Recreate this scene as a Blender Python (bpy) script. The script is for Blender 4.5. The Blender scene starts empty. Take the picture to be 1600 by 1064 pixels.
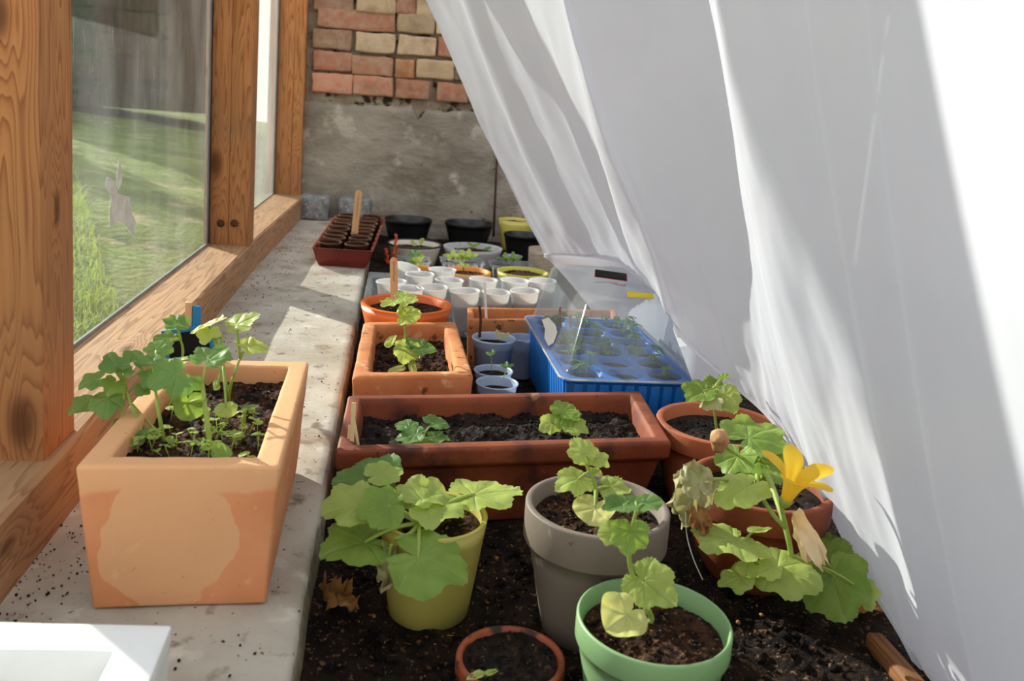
import bpy, bmesh, math, random
from mathutils import Vector, Matrix, noise
R_ = random.Random(7)
S = bpy.context.scene
COL = S.collection
V = Vector

# ------------------------------------------------------------------ camera
F_PX, PP = 1360.0, (800.0, 385.0)
CAM = V((0, 0, .45))
_th, _ro, _ps = math.radians(9), math.radians(4.2), math.radians(8.1)
FW = V((math.sin(_ps)*math.cos(_th), math.cos(_ps)*math.cos(_th), -math.sin(_th)))
_r0 = V((math.cos(_ps), -math.sin(_ps), 0)); _u0 = _r0.cross(FW)
RT = math.cos(_ro)*_r0 + math.sin(_ro)*_u0
UP = math.cos(_ro)*_u0 - math.sin(_ro)*_r0
cd = bpy.data.cameras.new('camera'); co = bpy.data.objects.new('camera', cd); COL.objects.link(co)
co.matrix_world = Matrix(((RT.x, UP.x, -FW.x, CAM.x), (RT.y, UP.y, -FW.y, CAM.y), (RT.z, UP.z, -FW.z, CAM.z), (0, 0, 0, 1)))
cd.sensor_width = 36; cd.lens = F_PX/1600*36; cd.shift_y = -(532-PP[1])/1600; cd.clip_start = .02; cd.clip_end = 200
cd.dof.use_dof = True; cd.dof.focus_distance = 1.15; cd.dof.aperture_fstop = 9
S.camera = co
def ray(x, y): return FW + (x-PP[0])/F_PX*RT - (y-PP[1])/F_PX*UP
def atY(x, y, Y): v = ray(x, y); return CAM + v*(Y/v.y)          # the point seen at a pixel, at depth Y in the place
def atZ(x, y, z): v = ray(x, y); return CAM + v*((z-CAM.z)/v.z)  # ... or at height z
def depth(p): return (p-CAM).dot(FW)

# ------------------------------------------------------------------ light
SUN_D = V((1, -1.05, -.57)).normalized()
sd = bpy.data.lights.new('sun', 'SUN'); so = bpy.data.objects.new('sun', sd); COL.objects.link(so)
sd.energy = 6.6; sd.angle = math.radians(.6); sd.color = (1, .95, .87)
so.rotation_euler = SUN_D.to_track_quat('-Z', 'Y').to_euler(); so.location = (-3, 3, 3)
w = bpy.data.worlds.new('sky'); S.world = w; w.use_nodes = True
nt = w.node_tree; bg = nt.nodes['Background']
tc = nt.nodes.new('ShaderNodeTexCoord'); sx = nt.nodes.new('ShaderNodeSeparateXYZ'); rp = nt.nodes.new('ShaderNodeValToRGB')
nt.links.new(tc.outputs['Generated'], sx.inputs[0]); nt.links.new(sx.outputs['Z'], rp.inputs[0]); nt.links.new(rp.outputs[0], bg.inputs[0])
rp.color_ramp.elements[0].position = 0; rp.color_ramp.elements[0].color = (1, .98, .95, 1)
rp.color_ramp.elements[1].position = .8; rp.color_ramp.elements[1].color = (.80, .88, 1, 1)
bg.inputs[1].default_value = 1.0
vs = S.view_settings; S.display_settings.display_device = 'sRGB'
vs.view_transform = 'Standard'; vs.look = 'None'; vs.gamma = 1; vs.use_curve_mapping = False; vs.exposure = .5

# ------------------------------------------------------------------ materials
def lin(c):
    return tuple((v/255/12.92 if v <= 10 else ((v/255+.055)/1.055)**2.4) for v in c)
class NT:
    def __init__(s, name):
        s.m = bpy.data.materials.new(name); s.m.use_nodes = True; s.t = s.m.node_tree
        s.b = s.t.nodes['Principled BSDF']; s.out = s.t.nodes['Material Output']; s.co = None
    def n(s, typ, **kw):
        n = s.t.nodes.new(typ)
        for k, v in kw.items(): setattr(n, k, v)
        return n
    def l(s, a, b): s.t.links.new(a, b)
    def coords(s, stretch=(1, 1, 1)):
        if s.co is None: s.co = s.n('ShaderNodeTexCoord').outputs['Object']
        if stretch == (1, 1, 1): return s.co
        mp = s.n('ShaderNodeMapping'); mp.inputs['Scale'].default_value = stretch; s.l(s.co, mp.inputs[0]); return mp.outputs[0]
    def noise(s, scale, detail=5, stretch=(1, 1, 1), rough=.55, dist=0):
        n = s.n('ShaderNodeTexNoise'); n.inputs['Scale'].default_value = scale; n.inputs['Detail'].default_value = detail
        n.inputs['Roughness'].default_value = rough; n.inputs['Distortion'].default_value = dist
        s.l(s.coords(stretch), n.inputs['Vector']); return n.outputs['Fac']
    def ramp(s, fac, stops):
        r = s.n('ShaderNodeValToRGB'); e = r.color_ramp.elements
        while len(e) < len(stops): e.new(.5)
        for i, (p, c) in enumerate(stops):
            e[i].position = p; e[i].color = (c[0], c[1], c[2], 1) if not isinstance(c, (int, float)) else (c, c, c, 1)
        s.l(fac, r.inputs[0]); return r.outputs[0]
    def mix(s, fac, a, b, mode='MIX'):
        m = s.n('ShaderNodeMix', data_type='RGBA', blend_type=mode)
        for sock, v in ((m.inputs[0], fac), (m.inputs[6], a), (m.inputs[7], b)):
            if isinstance(v, (int, float)): sock.default_value = v
            elif isinstance(v, tuple): sock.default_value = (*v[:3], 1)
            else: s.l(v, sock)
        return m.outputs[2]
    def math(s, op, a, b=0, c=0):
        m = s.n('ShaderNodeMath', operation=op)
        for i, v in enumerate((a, b, c)):
            if isinstance(v, (int, float)): m.inputs[i].default_value = v
            else: s.l(v, m.inputs[i])
        return m.outputs[0]
    def bump(s, h, strength=.4, dist=.002):
        b = s.n('ShaderNodeBump'); b.inputs['Strength'].default_value = strength; b.inputs['Distance'].default_value = dist
        s.l(h, b.inputs['Height']); s.l(b.outputs[0], s.b.inputs['Normal'])
    def finish(s, col, rough=.6, spec=.3, trans=0, tcol=None, alpha=1.0, metal=0):
        b = s.b
        if isinstance(col, tuple): b.inputs['Base Color'].default_value = (*col[:3], 1)
        else: s.l(col, b.inputs['Base Color'])
        if isinstance(rough, (int, float)): b.inputs['Roughness'].default_value = rough
        else: s.l(rough, b.inputs['Roughness'])
        b.inputs['Specular IOR Level'].default_value = spec; b.inputs['Metallic'].default_value = metal
        sh = b.outputs[0]
        if trans:
            t = s.n('ShaderNodeBsdfTranslucent'); c = tcol if tcol is not None else col
            if isinstance(c, tuple): t.inputs[0].default_value = (*c[:3], 1)
            else: s.l(c, t.inputs[0])
            m = s.n('ShaderNodeMixShader'); m.inputs[0].default_value = trans; s.l(sh, m.inputs[1]); s.l(t.outputs[0], m.inputs[2]); sh = m.outputs[0]
        if not (isinstance(alpha, (int, float)) and alpha >= 1):
            t = s.n('ShaderNodeBsdfTransparent'); m = s.n('ShaderNodeMixShader')
            if isinstance(alpha, (int, float)): m.inputs[0].default_value = alpha
            else: s.l(alpha, m.inputs[0])
            s.l(t.outputs[0], m.inputs[1]); s.l(sh, m.inputs[2]); sh = m.outputs[0]
        s.l(sh, s.out.inputs['Surface']); return s.m

def mat(name, c1, c2=None, scale=12, rough=.6, spec=.3, bump=.3, bscale=90, bdist=.002, specks=(), trans=0, tcol=None, alpha=1.0, lo=.35, hi=.65, stretch=(1, 1, 1)):
    t = NT(name); c = lin(c1)
    if c2 is not None: c = t.mix(t.ramp(t.noise(scale, 6, stretch), [(lo, 0.0), (hi, 1.0)]), lin(c1), lin(c2))
    for (sc, ss, th, wd) in specks:
        c = t.mix(t.ramp(t.noise(ss, 4), [(th, 0.0), (th+wd, 1.0)]), c, lin(sc))
    if bump: t.bump(t.noise(bscale, 5, stretch), bump, bdist)
    return t.finish(c, rough, spec, trans, lin(tcol) if tcol else None, alpha)

def wood(name, c_light, c_dark, axis=2, knots=(), rings=55):
    """planed softwood: growth rings along one axis that bend round the knots"""
    t = NT(name); st = [9.0, 9.0, 9.0]; st[axis] = .55
    n1 = t.noise(2.2, 3, tuple(st)); h = t.math('MULTIPLY', n1, rings*.35)
    sp = t.n('ShaderNodeSeparateXYZ'); t.l(t.coords(), sp.inputs[0])
    kmask = None
    for (kx, ky, kz, kr) in knots:
        cm = t.n('ShaderNodeCombineXYZ')
        vals = [kx, ky, kz]
        for i in range(3): t.l(t.math('MULTIPLY', t.math('SUBTRACT', sp.outputs[i], vals[i]), .45 if i == axis else 1.0), cm.inputs[i])
        ln = t.n('ShaderNodeVectorMath', operation='LENGTH'); t.l(cm.outputs[0], ln.inputs[0])
        d = t.math('DIVIDE', ln.outputs['Value'], kr)
        g = t.math('POWER', 2.718, t.math('MULTIPLY', t.math('MULTIPLY', d, d), -.12))
        h = t.math('ADD', h, t.math('MULTIPLY', g, 4.5))
        k = t.math('POWER', 2.718, t.math('MULTIPLY', t.math('POWER', d, 4), -.8))
        kmask = k if kmask is None else t.math('MAXIMUM', kmask, k)
    saw = t.math('FRACT', h)
    c = t.mix(t.ramp(saw, [(0, 0.0), (.55, .25), (.9, 1.0), (1, 0.0)]), lin(c_light), lin(c_dark))
    st2 = [160.0, 160.0, 160.0]; st2[axis] = 3.0
    fine = t.noise(1, 3, tuple(st2)); c = t.mix(t.math('MULTIPLY', fine, .35), c, lin(c_dark))
    big = t.noise(3, 3); c = t.mix(t.ramp(big, [(.4, 0.0), (.75, .5)]), c, lin((120, 96, 72)))
    if kmask is not None: c = t.mix(t.math('MULTIPLY', kmask, .8), c, lin((78, 40, 20)))
    t.bump(t.math('ADD', t.math('MULTIPLY', saw, .5), fine), .35, .0015)
    return t.finish(c, .6, .25)

M = {}
M['post'] = wood('post_wood', (206, 142, 86), (152, 90, 46), 2, [(-.345, .86, .115, .012), (-.325, .9, .32, .008), (-.36, .86, .5, .01), (-.415, 2.13, .27, .014), (-.335, 3.28, .36, .012), (-.36, 3.28, .3, .01)])
M['sill'] = wood('sill_wood', (194, 154, 114), (146, 106, 72), 1, [(-.31, .75, .045, .008), (-.36, 1.25, .08, .008)], 40)
M['board'] = wood('board_wood', (150, 96, 56), (96, 58, 32), 1)
M['whitewash'] = mat('limewashed_plaster', (208, 209, 214), (192, 193, 198), 3, .9, .15, .5, 20, .008)
def concrete_mat():
    t = NT('concrete')
    c = t.mix(t.ramp(t.noise(9, 6), [(.35, 0.0), (.65, 1.0)]), lin((188, 180, 167)), lin((162, 152, 137)))
    for (sc, ss, th, wd) in [((120, 108, 92), 26, .6, .1), ((62, 50, 40), 120, .66, .04), ((206, 198, 186), 17, .62, .1), ((134, 112, 90), 6, .60, .12)]:
        c = t.mix(t.ramp(t.noise(ss, 4), [(th, 0.0), (th+wd, 1.0)]), c, lin(sc))
    sp = t.n('ShaderNodeSeparateXYZ'); t.l(t.coords(), sp.inputs[0])       # the damp mossy face below the arris
    k = t.math('ADD', t.math('MULTIPLY', sp.outputs[2], -45.0), t.math('MULTIPLY', t.noise(30, 5), .9))
    st_ = t.mix(t.ramp(t.noise(50, 5), [(.4, 0.0), (.6, 1.0)]), lin((134, 122, 100)), lin((84, 78, 56)))
    c = t.mix(t.ramp(k, [(.72, 0.0), (1.0, .85)]), c, st_)
    t.bump(t.noise(70, 5), .5, .002); return t.finish(c, .85, .2)
M['concrete'] = concrete_mat()
M['plaster'] = mat('old_plaster', (160, 150, 136), (126, 116, 102), 4, .9, .15, .8, 22, .012, [((116, 104, 86), 5, .57, .14), ((176, 166, 152), 9, .58, .08), ((84, 74, 58), 30, .68, .05)], stretch=(1, 1, 1.6))
M['mortar'] = mat('mortar', (168, 156, 136), (130, 116, 98), 14, .95, .1, .8, 60, .006, [((60, 50, 42), 20, .56, .08)])
def brick_mat():
    t = NT('old_brick'); a = t.n('ShaderNodeAttribute', attribute_name='tint', attribute_type='GEOMETRY')
    c = t.mix(t.ramp(t.noise(38, 6), [(.35, 0.0), (.7, .55)]), a.outputs['Color'], lin((186, 164, 136)))
    c = t.mix(t.ramp(t.noise(14, 5), [(.5, 0.0), (.75, .6)]), c, lin((120, 86, 66)))
    t.bump(t.noise(60, 5), .8, .004); return t.finish(c, .9, .15)
M['brick'] = brick_mat()
M['granite'] = mat('granite', (142, 142, 140), (110, 110, 108), 40, .85, .2, .7, 80, .004, [((180, 180, 178), 120, .6, .05), ((60, 60, 60), 150, .64, .05)])
SOILSPK = [((16, 10, 7), 60, .48, .12), ((124, 86, 60), 200, .60, .05), ((226, 220, 210), 190, .70, .03)]
M['soil'] = mat('potting_soil', (74, 48, 33), (36, 23, 16), 40, .9, .15, .9, 160, .004, SOILSPK)
M['soil_damp'] = mat('dark_damp_soil', (44, 31, 24), (22, 15, 11), 40, .85, .2, .9, 160, .004, [((9, 6, 5), 60, .48, .12), ((92, 64, 46), 200, .62, .05), ((206, 198, 188), 190, .72, .03)])
M['soil_bed'] = mat('bed_soil', (44, 31, 23), (22, 15, 11), 26, .9, .15, .9, 110, .006, [((10, 7, 6), 40, .48, .12), ((100, 74, 52), 160, .60, .05), ((168, 148, 118), 260, .69, .03)])
def terracotta_front():
    t = NT('terracotta_bright')
    c = t.mix(t.ramp(t.noise(14, 6), [(.3, 0.0), (.7, 1.0)]), lin((208, 134, 90)), lin((222, 152, 106)))
    sp = t.n('ShaderNodeSeparateXYZ'); t.l(t.coords(), sp.inputs[0])
    wob = t.math('ADD', t.math('MULTIPLY', t.math('SUBTRACT', t.noise(11, 2), .5), 2.2), t.math('MULTIPLY', t.math('SUBTRACT', t.noise(60, 4), .5), .35))
    dx = t.math('DIVIDE', t.math('SUBTRACT', sp.outputs[0], -.015), .062); dz = t.math('DIVIDE', t.math('SUBTRACT', sp.outputs[2], .068), .068)
    rr = t.math('ADD', t.math('ADD', t.math('MULTIPLY', dx, dx), t.math('MULTIPLY', dz, dz)), wob)
    m = t.ramp(rr, [(.86, 1.0), (.90, 0.0)])
    band = t.ramp(t.math('ADD', t.math('MULTIPLY', sp.outputs[2], 7.2), t.math('MULTIPLY', wob, .16)), [(.80, 0.0), (.83, 1.0)])
    m = t.mix(1.0, m, band, 'LIGHTEN')
    c = t.mix(t.math('MULTIPLY', m, .75), c, lin((222, 172, 126)))
    c = t.mix(t.ramp(t.noise(90, 4), [(.68, 0.0), (.74, .6)]), c, lin((150, 88, 52)))
    c = t.mix(t.ramp(t.noise(50, 4), [(.64, 0.0), (.7, .35)]), c, lin((232, 186, 138)))
    t.bump(t.noise(60, 6), .35, .002); return t.finish(c, .8, .2)
M['terra_front'] = terracotta_front()
M['terra_light'] = mat('terracotta_light', (204, 136, 88), (176, 106, 64), 14, .82, .2, .6, 60, .003, [((112, 70, 44), 50, .62, .06), ((226, 178, 138), 18, .58, .1), ((70, 46, 32), 26, .68, .05)])
M['terra_dark'] = mat('terracotta_dark', (140, 70, 38), (104, 48, 26), 11, .66, .35, .45, 60, .002, [((74, 36, 24), 15, .56, .12), ((190, 140, 110), 13, .66, .08), ((60, 36, 26), 120, .68, .04)])
M['terra_mid'] = mat('terracotta_mid', (176, 100, 66), (146, 78, 48), 13, .75, .3, .35, 60, .002, [((112, 60, 38), 22, .6, .1), ((206, 166, 138), 12, .66, .1)])
M['terra_rust'] = mat('terracotta_rust', (170, 84, 52), (110, 50, 30), 22, .6, .4, .35, 60, .002, [((50, 30, 22), 34, .56, .06)])
M['orange'] = mat('orange_glaze', (236, 112, 30), (222, 96, 22), 8, .42, .5, .1, 60)
M['amber'] = mat('amber_glaze', (226, 150, 52), (212, 132, 40), 10, .5, .4, .1, 60)
M['lime'] = mat('lime_glaze', (190, 184, 76), (176, 168, 62), 8, .5, .4, .12, 60, .002, [((150, 140, 60), 40, .68, .06)])
M['olive'] = mat('olive_yellow_glaze', (190, 178, 92), (166, 154, 76), 7, .45, .45, .15, 50)
M['yellow_pale'] = mat('pale_yellow_glaze', (214, 200, 104), (200, 184, 88), 7, .5, .4, .12, 50)
M['greystone'] = mat('grey_stoneware', (126, 113, 100), (108, 96, 85), 9, .6, .35, .2, 60, .002, [((176, 162, 146), 30, .63, .08), ((96, 84, 74), 60, .69, .05)])
M['greyconc'] = mat('pale_grey_concrete', (190, 188, 186), (168, 166, 164), 18, .85, .2, .5, 80, .002, [((120, 118, 114), 70, .66, .05)])
M['enamel'] = mat('cream_enamel', (222, 214, 196), (206, 196, 176), 9, .3, .5, 0)
M['enamel_rim'] = mat('dark_blue_rim', (40, 44, 54), (52, 56, 66), 9, .35, .5, 0)
M['beige'] = mat('beige_ribbed', (186, 170, 150), (160, 144, 124), 40, .8, .2, .6, 30, .003, (), stretch=(1, 1, 6))
M['black'] = mat('black_plastic', (16, 16, 17), (24, 24, 25), 9, .38, .5, .05, 60)
M['green'] = mat('green_plastic', (150, 186, 132), (136, 172, 118), 9, .45, .4, .08, 60, .001, [((96, 140, 80), 60, .7, .05)], trans=.2, tcol=(150, 200, 120))
M['brown_plastic'] = mat('red_brown_plastic', (128, 44, 28), (108, 34, 22), 10, .4, .45, .05, 60)
M['peat'] = mat('dark_peat', (58, 34, 24), (36, 22, 15), 30, .9, .15, .6, 90)
M['peat_lip'] = mat('peat_lip', (112, 80, 56), (78, 52, 36), 40, .9, .15, .4, 90)
M['blue'] = mat('blue_plastic', (28, 122, 208), (22, 106, 190), 8, .4, .45, .05, 60, trans=.12, tcol=(40, 140, 230))
M['blue_paint'] = mat('blue_paint', (30, 116, 170), (40, 128, 180), 30, .6, .3, .1, 60)
M['chalk'] = mat('blackboard', (18, 20, 20), (28, 30, 30), 30, .8, .2, .1, 60)
M['cup'] = mat('white_cup_plastic', (240, 240, 242), (230, 230, 234), 9, .35, .45, 0, trans=.45, tcol=(250, 246, 240), alpha=.93)
M['cup_blue'] = mat('bluish_cup_plastic', (206, 218, 236), (192, 206, 230), 9, .35, .45, 0, trans=.4, tcol=(214, 226, 244), alpha=.95)
M['lilac'] = mat('lilac_plastic', (176, 180, 214), (196, 200, 228), 30, .4, .4, .3, 60, trans=.35, tcol=(190, 196, 226))
M['white_plastic'] = mat('white_plastic', (236, 236, 234), (226, 226, 222), 12, .5, .35, .1, 60, .001, [((190, 186, 172), 14, .66, .1)])
M['stick'] = mat('birch_stick', (214, 172, 124), (196, 150, 104), 60, .7, .25, .2, 60, .001, (), stretch=(1, 1, .1))
M['stick_dark'] = mat('weathered_twig', (86, 58, 40), (58, 40, 28), 60, .85, .2, .4, 80)
M['scrawl'] = mat('faded_ink', (150, 98, 66), (120, 76, 50), 60, .8, .2, 0)
M['cream'] = mat('cream_label', (240, 226, 176), (230, 212, 150), 20, .6, .3, 0)
M['white_label'] = mat('white_label', (240, 236, 226), (230, 226, 214), 20, .6, .3, 0)
M['red'] = mat('red_label', (176, 40, 40), (156, 30, 34), 20, .5, .3, 0)
M['rust_stalk'] = mat('rusty_orange_stalk', (190, 84, 40), (150, 56, 28), 60, .8, .2, .3, 60)
M['yellow'] = mat('yellow_label', (236, 208, 60), (226, 196, 44), 20, .55, .3, 0)
M['rust'] = mat('rusted_iron', (92, 62, 48), (66, 44, 34), 60, .85, .2, .4, 90)
M['twine'] = mat('pale_twine', (206, 192, 160), (186, 170, 136), 60, .9, .1, 0)
M['dry'] = mat('dry_brown_leaf', (176, 132, 80), (124, 84, 48), 40, .8, .2, .6, 60, .003, trans=.25, tcol=(190, 130, 60))
M['flower'] = mat('yellow_petal', (255, 214, 72), (252, 196, 50), 30, .55, .25, .2, 80, .001, trans=.4, tcol=(255, 214, 60))
M['flower_pale'] = mat('faded_petal', (248, 232, 196), (240, 206, 142), 30, .6, .25, .4, 60, .002, trans=.35, tcol=(250, 220, 170))
M['bud_dry'] = mat('dry_bud', (206, 164, 120), (168, 122, 84), 40, .8, .2, .5, 60, .002, trans=.2)
M['gasket'] = mat('black_gasket', (24, 26, 28), (32, 34, 36), 20, .6, .3, 0)
M['alu'] = mat('grey_metal_strip', (150, 152, 150), (128, 130, 128), 20, .45, .5, .1, 60)
M['paint_flake'] = mat('white_flake', (226, 226, 220), (206, 206, 200), 40, .8, .2, .3, 60, trans=.2)

def leaf_mat(name, c, c2, vein, tcol, trans=.48):
    t = NT(name); a = t.n('ShaderNodeAttribute', attribute_name='vein', attribute_type='GEOMETRY')
    oi = t.n('ShaderNodeObjectInfo')
    k = t.mix(t.ramp(t.noise(55, 5), [(.35, 0.0), (.68, 1.0)]), lin(c), lin(c2))
    hs = t.n('ShaderNodeHueSaturation'); t.l(k, hs.inputs['Color'])
    t.l(t.math('ADD', t.math('MULTIPLY', oi.outputs['Random'], .25), .88), hs.inputs['Value']); k = hs.outputs[0]
    k = t.mix(t.math('MULTIPLY', a.outputs['Fac'], .38), k, lin(vein))
    t.bump(t.math('ADD', t.math('MULTIPLY', t.noise(140, 4), .6), t.math('MULTIPLY', a.outputs['Fac'], -.8)), .55, .0015)
    tc_ = t.mix(.75, k, lin(tcol)); tc_ = t.mix(t.math('MULTIPLY', a.outputs['Fac'], .2), tc_, lin(vein))
    return t.finish(k, .5, .35, trans, tc_)
M['leaf'] = leaf_mat('leaf_green', (146, 172, 80), (122, 154, 66), (176, 194, 116), (170, 196, 62))
M['leaf_cool'] = leaf_mat('leaf_bluish_green', (122, 158, 86), (98, 138, 70), (158, 182, 124), (140, 176, 70))
M['leaf_light'] = leaf_mat('leaf_light_green', (190, 206, 112), (166, 188, 90), (202, 212, 140), (206, 216, 96))
M['leaf_pale'] = leaf_mat('leaf_pale_yellow', (220, 220, 142), (206, 206, 112), (234, 232, 180), (232, 228, 120))
M['leaf_wilt'] = leaf_mat('leaf_withered', (168, 170, 116), (186, 172, 134), (206, 200, 164), (186, 180, 110), .3)
M['stem'] = mat('stem_green', (168, 186, 92), (146, 168, 78), 40, .5, .3, .2, 80, .001, trans=.2, tcol=(180, 200, 90))
M['stem_brown'] = mat('stem_brownish', (150, 128, 74), (120, 96, 58), 40, .6, .3, .2, 80, .001)

def film_mat():
    t = NT('milky_film')
    fac = t.ramp(t.noise(5, 5), [(.3, 0.0), (.7, 1.0)])
    c = t.mix(fac, lin((216, 217, 225)), lin((206, 207, 216)))
    t.bump(t.noise(14, 6, (1, 1, .25), .6, .6), .25, .004)
    return t.finish(c, .42, .4, .34, lin((220, 220, 226)), .955)
M['film'] = film_mat()
def clear_mat(name, haze=.12, tint=(236, 240, 244), patchy=9, rough=.12):
    t = NT(name)
    t.b.inputs['IOR'].default_value = 1.45
    fr = t.n('ShaderNodeFresnel'); fr.inputs['IOR'].default_value = 1.4
    gl = t.n('ShaderNodeBsdfGlossy'); gl.inputs['Roughness'].default_value = rough
    tr = t.n('ShaderNodeBsdfTransparent'); tr.inputs[0].default_value = (*lin(tint), 1)
    m1 = t.n('ShaderNodeMixShader'); geo = t.n('ShaderNodeNewGeometry'); t.l(t.math('MULTIPLY', fr.outputs[0], t.math('SUBTRACT', 1.0, geo.outputs['Backfacing'])), m1.inputs[0]); t.l(tr.outputs[0], m1.inputs[1]); t.l(gl.outputs[0], m1.inputs[2])
    df = t.n('ShaderNodeBsdfDiffuse'); df.inputs[0].default_value = (.75, .77, .78, 1)
    tl = t.n('ShaderNodeBsdfTranslucent'); tl.inputs[0].default_value = (.75, .77, .78, 1)
    m0 = t.n('ShaderNodeMixShader'); m0.inputs[0].default_value = .5; t.l(df.outputs[0], m0.inputs[1]); t.l(tl.outputs[0], m0.inputs[2])
    f = t.ramp(t.noise(patchy, 6), [(.3, haze*.45), (.75, haze*1.8)])
    m2 = t.n('ShaderNodeMixShader'); t.l(f, m2.inputs[0]); t.l(m1.outputs[0], m2.inputs[1]); t.l(m0.outputs[0], m2.inputs[2])
    t.l(m2.outputs[0], t.out.inputs['Surface']); return t.m
M['clear'] = clear_mat('clear_plastic', .12)
M['clear_rim'] = clear_mat('milky_rim', .55)
M['clear_tub'] = clear_mat('hazy_plastic', .22)
def pane_mat(name, base, streak):
    t = NT(name)
    fr = t.n('ShaderNodeFresnel'); fr.inputs['IOR'].default_value = 1.12
    gl = t.n('ShaderNodeBsdfGlossy'); gl.inputs['Roughness'].default_value = .03
    tr = t.n('ShaderNodeBsdfTransparent'); tr.inputs[0].default_value = (.93, .96, .94, 1)
    m1 = t.n('ShaderNodeMixShader'); geo = t.n('ShaderNodeNewGeometry'); t.l(t.math('MULTIPLY', fr.outputs[0], t.math('SUBTRACT', 1.0, geo.outputs['Backfacing'])), m1.inputs[0]); t.l(tr.outputs[0], m1.inputs[1]); t.l(gl.outputs[0], m1.inputs[2])
    tl = t.n('ShaderNodeBsdfTranslucent'); tl.inputs[0].default_value = (.8, .8, .78, 1)
    df = t.n('ShaderNodeBsdfDiffuse'); df.inputs[0].default_value = (.7, .7, .68, 1)
    m0 = t.n('ShaderNodeMixShader'); m0.inputs[0].default_value = .6; t.l(df.outputs[0], m0.inputs[1]); t.l(tl.outputs[0], m0.inputs[2])
    a = t.ramp(t.noise(7, 6, (1, 1, .35)), [(.4, 0.0), (.75, streak)])
    b = t.ramp(t.noise(120, 3, (1, 1, .12)), [(.64, 0.0), (.7, streak*.8)])
    c = t.ramp(t.noise(300, 2), [(.7, 0.0), (.74, .25)])
    f = t.math('ADD', t.math('ADD', a, b), t.math('ADD', c, base))
    m2 = t.n('ShaderNodeMixShader'); t.l(f, m2.inputs[0]); t.l(m1.outputs[0], m2.inputs[1]); t.l(m0.outputs[0], m2.inputs[2])
    t.l(m2.outputs[0], t.out.inputs['Surface']); return t.m
M['pane'] = pane_mat('dusty_glass', .025, .07)
M['pane_dirty'] = pane_mat('very_dusty_glass', .14, .16)
M['grass_ground'] = mat('lawn_soil', (120, 132, 66), (96, 104, 52), 3, .95, .1, .8, 30, .03, [((150, 140, 96), 4, .58, .08), ((70, 84, 40), 9, .6, .1)])
def grass_mat():
    t = NT('grass_blades'); 
    c = t.mix(t.ramp(t.noise(2.5, 4), [(.38, 0.0), (.62, 1.0)]), lin((146, 168, 80)), lin((196, 194, 130)))
    c = t.mix(t.ramp(t.noise(40, 3), [(.5, 0.0), (.8, .7)]), c, lin((86, 116, 44)))
    return t.finish(c, .7, .2, .35, lin((160, 180, 70)))
M['grass'] = grass_mat()
M['hedge'] = mat('dark_hedge', (58, 70, 44), (34, 42, 28), 6, .9, .15, .8, 20, .03)
M['shed'] = mat('brown_shed', (92, 76, 60), (70, 58, 46), 5, .9, .15, .5, 20, .01, (), stretch=(6, 6, .6))

# ------------------------------------------------------------------ mesh helpers
def obj(name, bm, m, parent=None, smooth=True, loc=None):
    me = bpy.data.meshes.new(name)
    bmesh.ops.recalc_face_normals(bm, faces=bm.faces); bm.to_mesh(me); bm.free()
    me.materials.append(M[m] if isinstance(m, str) else m)
    if smooth: me.polygons.foreach_set('use_smooth', [True]*len(me.polygons))
    o = bpy.data.objects.new(name, me); COL.objects.link(o)
    if parent is not None: o.parent = parent
    if loc is not None: o.location = loc
    return o
def sharp(o, ang=35):
    me = o.data; b = bmesh.new(); b.from_mesh(me)
    for e in b.edges:
        e.smooth = not (len(e.link_faces) == 2 and e.calc_face_angle(0) > math.radians(ang))
    b.to_mesh(me); b.free(); return o
def tag(o, label=None, cat=None, group=None, kind=None):
    for k, v in (('label', label), ('category', cat), ('group', group), ('kind', kind)):
        if v: o[k] = v
    return o
def thing(name, label, cat, loc, group=None):
    o = bpy.data.objects.new(name, None); COL.objects.link(o); o.location = loc; o.empty_display_size = .02
    return tag(o, label, cat, group)
def copy_tree(o, parent=None):
    c = o.copy(); COL.objects.link(c)
    if parent is not None: c.parent = parent
    for ch in [x for x in o.children]: copy_tree(ch, c)
    return c
def box_bm(x0, x1, y0, y1, z0, z1, bev=.002, cuts=0, jit=0, seg=2):
    bm = bmesh.new(); bmesh.ops.create_cube(bm, size=1)
    for v in bm.verts: v.co = V((x0+(v.co.x+.5)*(x1-x0), y0+(v.co.y+.5)*(y1-y0), z0+(v.co.z+.5)*(z1-z0)))
    if bev: bmesh.ops.bevel(bm, geom=bm.edges[:], offset=bev, segments=seg, profile=.5, affect='EDGES')
    if cuts: bmesh.ops.subdivide_edges(bm, edges=bm.edges[:], cuts=cuts, use_grid_fill=True)
    if jit: jitter(bm, jit)
    return bm
def jitter(bm, a, sc=30, seed=0):
    for v in bm.verts:
        p = v.co*sc + V((seed, seed*2, 3)); v.co += V((noise.noise(p), noise.noise(p+V((9, 1, 4))), noise.noise(p+V((3, 8, 1)))))*a
def lathe(prof, n=56, sx=1, sy=1):
    bm = bmesh.new(); rings = []
    for r, z in prof:
        if r < 1e-6: rings.append([bm.verts.new((0, 0, z))])
        else: rings.append([bm.verts.new((r*math.cos(2*math.pi*i/n)*sx, r*math.sin(2*math.pi*i/n)*sy, z)) for i in range(n)])
    for a, b in zip(rings, rings[1:]):
        for i in range(n):
            j = (i+1) % n
            if len(a) == 1 and len(b) == 1: continue
            if len(a) == 1: bm.faces.new((a[0], b[i], b[j]))
            elif len(b) == 1: bm.faces.new((a[i], a[j], b[0]))
            else: bm.faces.new((a[i], a[j], b[j], b[i]))
    return bm
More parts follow.
